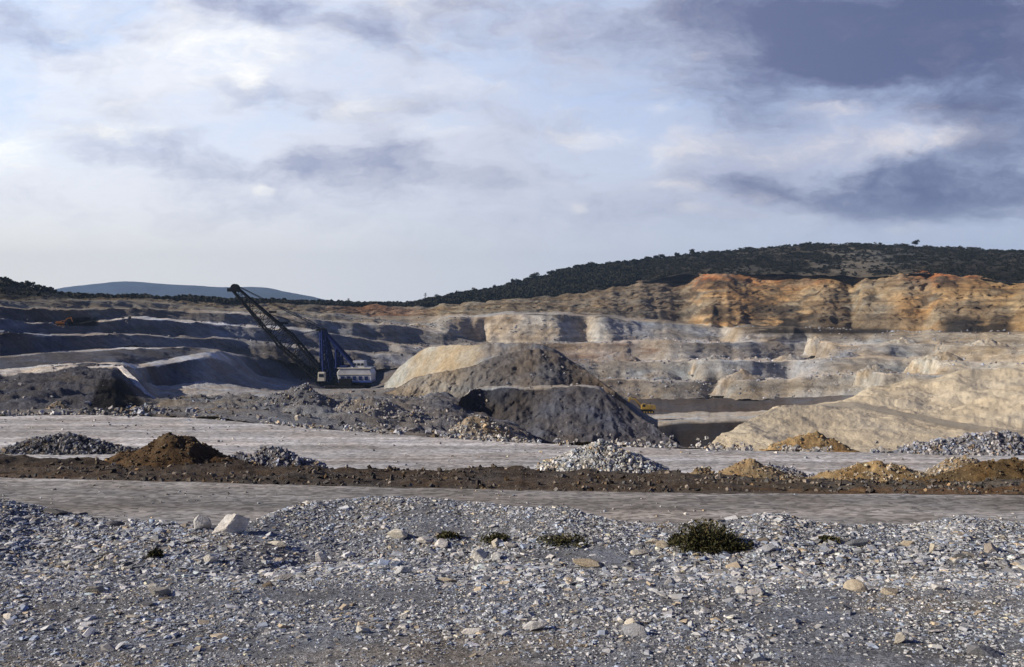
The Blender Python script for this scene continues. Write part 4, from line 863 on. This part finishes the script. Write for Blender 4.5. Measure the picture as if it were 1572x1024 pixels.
# ------------------------------------------------------------------ machines
class MB:
    def __init__(s): s.V = []; s.F = []
    def box(s, x0, x1, y0, y1, z0, z1, m=None, taper=0):
        i = len(s.V); t = taper
        for (x, y, z) in [(x0, y0, z0), (x1, y0, z0), (x1, y1, z0), (x0, y1, z0), (x0 + t, y0 + t, z1), (x1 - t, y0 + t, z1), (x1 - t, y1 - t, z1), (x0 + t, y1 - t, z1)]:
            v = Vector((x, y, z)); s.V.append(tuple(m @ v if m else v))
        s.F += [tuple(i + k for k in f) for f in ((0, 3, 2, 1), (4, 5, 6, 7), (0, 1, 5, 4), (1, 2, 6, 5), (2, 3, 7, 6), (3, 0, 4, 7))]; return s
    def bar(s, a, b, r, r2=None, n=6):
        a, b = Vector(a), Vector(b); dz = (b - a).normalized(); x = dz.orthogonal().normalized(); y = dz.cross(x); i = len(s.V); r2 = r if r2 is None else r2
        for c, q in ((a, r), (b, r2)):
            for t in range(n):
                w = 2 * math.pi * t / n + math.pi / n; s.V.append(tuple(c + (x * math.cos(w) + y * math.sin(w)) * q))
        for t in range(n): s.F.append((i + t, i + (t + 1) % n, i + n + (t + 1) % n, i + n + t))
        s.F += [tuple(i + t for t in range(n))[::-1], tuple(i + n + t for t in range(n))]; return s
    def prism(s, poly, y0, y1):
        i = len(s.V); n = len(poly)
        for y in (y0, y1):
            for (x, z) in poly: s.V.append((x, y, z))
        s.F += [tuple(i + k for k in range(n)), tuple(i + n + k for k in range(n))[::-1]]
        for k in range(n): s.F.append((i + k, i + n + k, i + n + (k + 1) % n, i + (k + 1) % n)); 
        return s
    def build(s, name, mat, parent=None, bevel=0, **p):
        me = bpy.data.meshes.new(name); me.from_pydata(s.V, [], s.F); me.materials.append(mat)
        import bmesh
        b = bmesh.new(); b.from_mesh(me); bmesh.ops.recalc_face_normals(b, faces=b.faces); b.to_mesh(me); b.free()
        o = link(name, me, parent, **p)
        if bevel:
            md = o.modifiers.new('bevel', 'BEVEL'); md.width = bevel; md.segments = 2; md.limit_method = 'ANGLE'
        return o
def lattice(mb, a, b, wa, wb, n, r, tri=False, up=Vector((0, 0, 1)), r2=None):
    """square or triangular lattice beam from a to b"""
    a, b = Vector(a), Vector(b); ax = (b - a).normalized(); side = ax.cross(up).normalized(); nn = side.cross(ax).normalized(); r2 = r2 or r * .45
    def ring(t):
        c = a.lerp(b, t); w = (wa[0] * (1 - t) + wb[0] * t) * .5; h = (wa[1] * (1 - t) + wb[1] * t) * .5
        return [c + side * w - nn * h, c - side * w - nn * h, c - side * w + nn * h, c + side * w + nn * h] if not tri else [c + side * w - nn * h, c - side * w - nn * h, c + nn * h]
    R_ = [ring(k / n) for k in range(n + 1)]; m = len(R_[0])
    for k in range(n):
        for j in range(m):
            mb.bar(R_[k][j], R_[k + 1][j], r)
            mb.bar(R_[k][j], R_[k][(j + 1) % m], r2)
            mb.bar(R_[k][j] if k % 2 else R_[k][(j + 1) % m], R_[k + 1][(j + 1) % m] if k % 2 else R_[k + 1][j], r2)
    return mb
WHITE = paint('white enamel', (.70, .72, .79), .5, 0, .25, .4); NAVY = paint('navy paint', (.012, .025, .12), .8, 0, .5, .05); BLK = paint('black steel', (.012, .012, .015), .85, 0, 1, .06)
YEL = paint('yellow paint', (.45, .29, .04), .6, 0, .8, .7); GLASS = paint('dark glass', (.02, .03, .04), .15, 0, 1, 0); CREAM = paint('cream enamel', (.75, .72, .62), .5, 0, .6, .15); ORA = paint('orange paint', (.65, .24, .04), .5, 0, 1.5, .25); BLUE = paint('blue paint', (.03, .08, .35), .5, 0, .6, .2)

def dragline():
    d0 = 424.0; s = d0 / F
    x0, z0 = (536 - 786) * s, (HY - 598) * s + .8
    root = link('dragline', None, label='huge walking dragline with white house, navy mast and long black lattice boom', category='dragline')
    root.location = (x0, d0, z0)
    def q(px, py, dy=0): return ((px - 536) * s, dy, (598 - py) * s)
    MB().bar((0, 0, -1.2), (0, 0, 1.6), 6.5, 6.5, 24).build('tub', BLK, root)
    for sy in (-1, 1):
        MB().box(-8.5, 8.0, sy * 8.6 - 1.5, sy * 8.6 + 1.5, -.8, 1.5).box(-3, 2.5, sy * 8.0 - .9, sy * 8.0 + .9, 1.5, 4.4).build('walking_shoe', BLK, root, .25)
    MB().box(-3.6, 10.5, -6.7, 6.7, 2.62, 3.4).build('skirt', BLUE, root, .08)
    h = MB().box(-10.5, 10.0, -6.5, 6.5, 1.8, 2.6)
    h.build('deck', BLK, root, .1)
    MB().prism([(-3.4, 2.6), (10.2, 2.6), (10.6, 6.4), (9.6, 8.2), (-2.8, 8.6), (-4.2, 6.8)], -6.2, 6.2).build('machinery_house', WHITE, root, .3)
    MB().box(-4.0, 10.1, -6.5, 6.5, 8.5, 8.75).box(-4.2, 10.3, -6.45, -6.3, 5.9, 6.2).build('roof_edge', CREAM, root)
    MB().box(-3.2, -.2, -5.0, 5, 8.6, 9.6).build('roof_vent', NAVY, root, .1)
    MB().box(1.8, 7.2, -3.6, 3.6, 8.6, 11.6, None, .3).build('upper_house', WHITE, root, .15)
    for k in range(5): MB().box(-2.6 + 2.5 * k, -1.1 + 2.5 * k, -6.36, -6.2, 3.6, 5.2).build('louvre', NAVY, root)
    for k in range(3): MB().box(2.4 + 1.6 * k, 3.5 + 1.6 * k, -3.66, -3.4, 9.6, 10.6).build('window', GLASS, root)
    c = MB().box(-12.0, -9.0, -7.4, -4.0, 3.2, 7.0, None, .15).build('cab', CREAM, root, .15)
    MB().box(-12.06, -11.9, -7.0, -4.4, 5.1, 6.4).build('window', GLASS, c)
    MB().box(-11.5, -9.5, -7.44, -7.3, 5.1, 6.3).build('window', GLASS, c)
    # stairs and rail
    rl = MB()
    for k in range(12):
        rl.bar((-10 + k * 1.8, -6.45, 2.6), (-10 + k * 1.8, -6.45, 3.7), .05)
    rl.bar((-10, -6.45, 3.7), (9.8, -6.45, 3.7), .06).build('railing', BLK, root)
    # A-frame mast
    pk = Vector(q(496, 510))
    m = MB()
    for sy in (-3.6, 3.6):
        lattice(m, (-9.2, sy, 2.6), pk + Vector((0, sy * .35, 0)), (3.4, 2.2), (1.5, 1.5), 8, .42)
    lattice(m, (-6.5, 0, 5), pk + Vector((1.0, 0, -2)), (4.6, 2.2), (2.0, 1.2), 7, .32)
    m.build('mast', NAVY, root)
    m = MB()
    for sy in (-3.0, 3.0): lattice(m, (-4.2, sy, 8.4), (q(519, 538)[0], sy * .6, q(519, 538)[2]), (2.0, 2.0), (1.3, 1.3), 5, .42)
    m.bar((q(519, 538)[0], -2.6, q(519, 538)[2]), (q(519, 538)[0], 2.6, q(519, 538)[2]), .5)
    m.build('gantry', NAVY, root)
    MB().bar(pk + Vector((0, -2.0, 0)), pk + Vector((0, 2.0, 0)), 1.0, 1.0, 14).box(pk.x - 2.6, pk.x + 1.2, -1.8, 1.8, pk.z - .3, pk.z + .7).build('mast_head', BLK, root)
    MB().box(q(520, 0)[0] - 1.4, q(520, 0)[0] + .8, -1.8, 1.4, q(0, 545)[2] - 1.6, q(0, 545)[2] + .6).build('sheave_housing', CREAM, root, .1)
    m = MB()
    for sy in (-2.6, 2.6): m.bar(pk + Vector((0, sy * .6, 0)), (q(546, 560)[0], sy * 1.4, 9.0), .55); m.bar(pk + Vector((.6, sy * .6, -.4)), (q(519, 538)[0], sy * .8, q(519, 538)[2]), .5)
    m.build('backstay', NAVY, root)
    # boom
    foot = Vector(q(497, 584)); tip = Vector(q(361, 447))
    bd = (tip - foot); mid = foot.lerp(tip, .45)
    m = MB()
    up = Vector((.7, 0, .7))
    lattice(m, foot, mid, (9.0, 3.0), (6.4, 7.0), 6, .50, False, up, .15)
    lattice(m, mid, tip, (6.0, 6.6), (2.2, 2.2), 9, .42, False, up, .14)
    m.build('boom', BLK, root)
    m = MB()
    for sy in (-1.1, 1.1): m.bar((tip.x, sy, tip.z + .6), (tip.x, sy + .3 * (1 if sy > 0 else -1), tip.z + .6), 1.7, 1.7, 18)
    m.box(tip.x - 3.0, tip.x + 1.4, -1.6, 1.6, tip.z - 1.0, tip.z + .5).build('boom_point', BLK, root)
    m = MB()
    for t in (.42, .7, .985):
        e = foot.lerp(tip, t)
        for sy in (-1.2, 1.2): m.bar(pk + Vector((-.5, sy * .6, .5)), (e.x + .8, sy, e.z + 1.6), .07)
    for sy in (-.5, .5): m.bar((-4, sy, 8.8), pk + Vector((0, sy, 1.2)), .07); m.bar(pk + Vector((0, sy, 1.2)), (tip.x, sy, tip.z + 2), .07)
    m.build('suspension_rope', BLK, root)
    # a walkway light bracket that sticks out of the boom
    for px, py in ((419, 482), (437, 499)):
        e = Vector(q(px, py)); MB().box(e.x - 1.6, e.x + 1.4, -.7, .7, e.z - .4, e.z + .5).bar((e.x - .5, 0, e.z), (e.x - 2.6, 0, e.z - 3), .15).build('rope_deflector', BLK, root)
    # bucket resting on the ground with its ropes
    b0 = Vector(q(460, 601, -6))
    m = MB().prism([(b0.x - 3.2, b0.z), (b0.x + 2.6, b0.z), (b0.x + 3.2, b0.z + .9), (b0.x + 2.2, b0.z + 3.3), (b0.x - 3.0, b0.z + 3.1), (b0.x - 3.6, b0.z + 1.8)], -8.4, -3.6)
    m.bar((b0.x + 2.4, -8.2, b0.z + 3.0), (b0.x + 2.0, -6, b0.z + 5.2), .25).bar((b0.x + 2.4, -3.8, b0.z + 3.0), (b0.x + 2.0, -6, b0.z + 5.2), .25)
    for k in range(5): m.bar((b0.x - 3.0, -8.1 + k * 1.05, b0.z + .2), (b0.x - 4.3, -8.1 + k * 1.05, b0.z + .1), .22, .08)
    bo = m.build('bucket', BLK, root, .12)
    MB().box(b0.x - 2.7, b0.x + .8, -8.46, -8.3, b0.z + .5, b0.z + 1.7).build('wear_plate', CREAM, bo)
    m = MB().bar((b0.x + 2.4, -6.3, b0.z + 1.2), (-10.5, -1.0, 2.4), .11).bar((b0.x + 2.4, -5.7, b0.z + 1.2), (-10.5, 1, 2.4), .11)
    m.bar((b0.x, -6, b0.z + 5.0), (tip.x, -1, tip.z - 1), .06).bar((b0.x + .4, -6, b0.z + 5.0), (tip.x, 1, tip.z - 1), .06)
    m.build('drag_rope', BLK, root)
    MB().box(-12.0, -8.0, -6.0, -3.4, .0, 1.0).build('fairlead', CREAM, root, .1)
    return root
dragline()

def excavator(px, py, d, mat, label, scale=1.0, face=-1, group=None, rz=0.0):
    s = d / F
    root = link('excavator', None, label=label, category='excavator')
    if group: root['group'] = group
    root.location = ((px - 786) * s, d, (HY - py) * s); root.scale = (scale * (-face), scale, scale); root.rotation_euler = (0, 0, rz)
    for sy in (-1.35, 1.35):
        m = MB().prism([(-2.4, .25), (-2.0, 0), (2.0, 0), (2.4, .25), (2.4, .8), (2.0, 1.05), (-2.0, 1.05), (-2.4, .8)], sy - .3, sy + .3); t = m.build('track', BLK, root)
        m = MB()
        for k in range(5): m.bar((-1.7 + k * .85, sy - .34, .4), (-1.7 + k * .85, sy + .34, .4), .27, .27, 10)
        m.build('roller', mat, t)
    MB().box(-.9, .9, -1.1, 1.1, .7, 1.25).build('undercarriage', BLK, root)
    MB().prism([(-1.6, 1.25), (2.6, 1.25), (2.9, 1.7), (2.8, 2.6), (-.2, 2.75), (-.2, 2.2), (-1.6, 2.2)], -1.35, 1.35).build('body', mat, root, .08)
    MB().box(1.9, 2.95, -1.37, 1.37, 1.3, 2.3).build('counterweight', mat, root, .1)
    c = MB().prism([(-1.75, 1.3), (-.25, 1.3), (-.25, 3.1), (-1.3, 3.1), (-1.75, 2.2)], -1.33, -.3).build('cab', mat, root, .05)
    MB().box(-1.4, -.5, -1.36, -1.3, 2.1, 2.9).build('window', GLASS, c)
    MB().bar((1.5, .5, 2.7), (1.5, .5, 3.3), .1).build('exhaust', BLK, root)
    MB().prism([(-1.2, 1.6), (-1.0, 2.1), (-3.4, 4.7), (-5.4, 4.9), (-5.4, 4.5), (-3.6, 4.1)], -.28, .28).build('boom', mat, root, .04)
    MB().prism([(-5.0, 5.2), (-5.6, 5.1), (-6.5, 2.2), (-6.2, 2.1), (-5.2, 4.3)], -.22, .22).build('stick', mat, root, .03)
    MB().bar((-1.6, .0, 1.5), (-3.2, 0, 3.9), .12).bar((-3.2, 0, 4.8), (-5.0, 0, 5.3), .1).build('cylinder', BLK, root)
    MB().prism([(-6.6, 2.3), (-5.8, 2.2), (-5.2, 1.4), (-5.9, .8), (-6.9, 1.3)], -.6, .6).build('bucket', BLK, root, .04)
    return root
excavator(992, 634, 372, YEL, 'yellow excavator working on the pit floor at the foot of the big dark heap', 1.15, -1)
excavator(94, 500, 300, ORA, 'small orange excavator on a terrace of the shaded left wall', .5, 1, rz=.3)

def pylon(px, pyb, d, h, label):
    s = d / F; root = link('pylon', None, label=label, category='pylon', group='power pylons on the skyline'); root.location = ((px - 786) * s, d, (HY - pyb) * s)
    lattice(MB(), (0, 0, -8), (0, 0, h), (2.6, 2.6), (.6, .6), 10, .12, False, Vector((1, 0, 0)), .07).build('tower', BLK, root)
    for k, z in enumerate((.72, .84, .95)):
        MB().bar((-1.8 + k * .3, 0, h * z), (1.8 - k * .3, 0, h * z), .12).build('crossarm', BLK, root)
pylon(535, 469, 960, 7, 'thin lattice power pylon on the skyline at the right foot of the far mountain')
pylon(653, 464, 950, 9, 'thin lattice power pylon standing where the wooded ridge begins')

# ------------------------------------------------------------------ haze
HAZE = 0.00009
if HAZE:
    m = bpy.data.materials.new('haze'); m.use_nodes = True; N = m.node_tree.nodes; N.clear()
    out = N.new('ShaderNodeOutputMaterial'); pv = N.new('ShaderNodeVolumePrincipled'); m.node_tree.links.new(pv.outputs[0], out.inputs['Volume'])
    pv.inputs['Density'].default_value = HAZE; pv.inputs['Color'].default_value = (.42, .63, 1.0, 1); pv.inputs['Anisotropy'].default_value = 0.0
    b = MB().box(-7600, 7600, -7600, 7600, -80, 420)
    b.build('haze', m, kind='stuff')
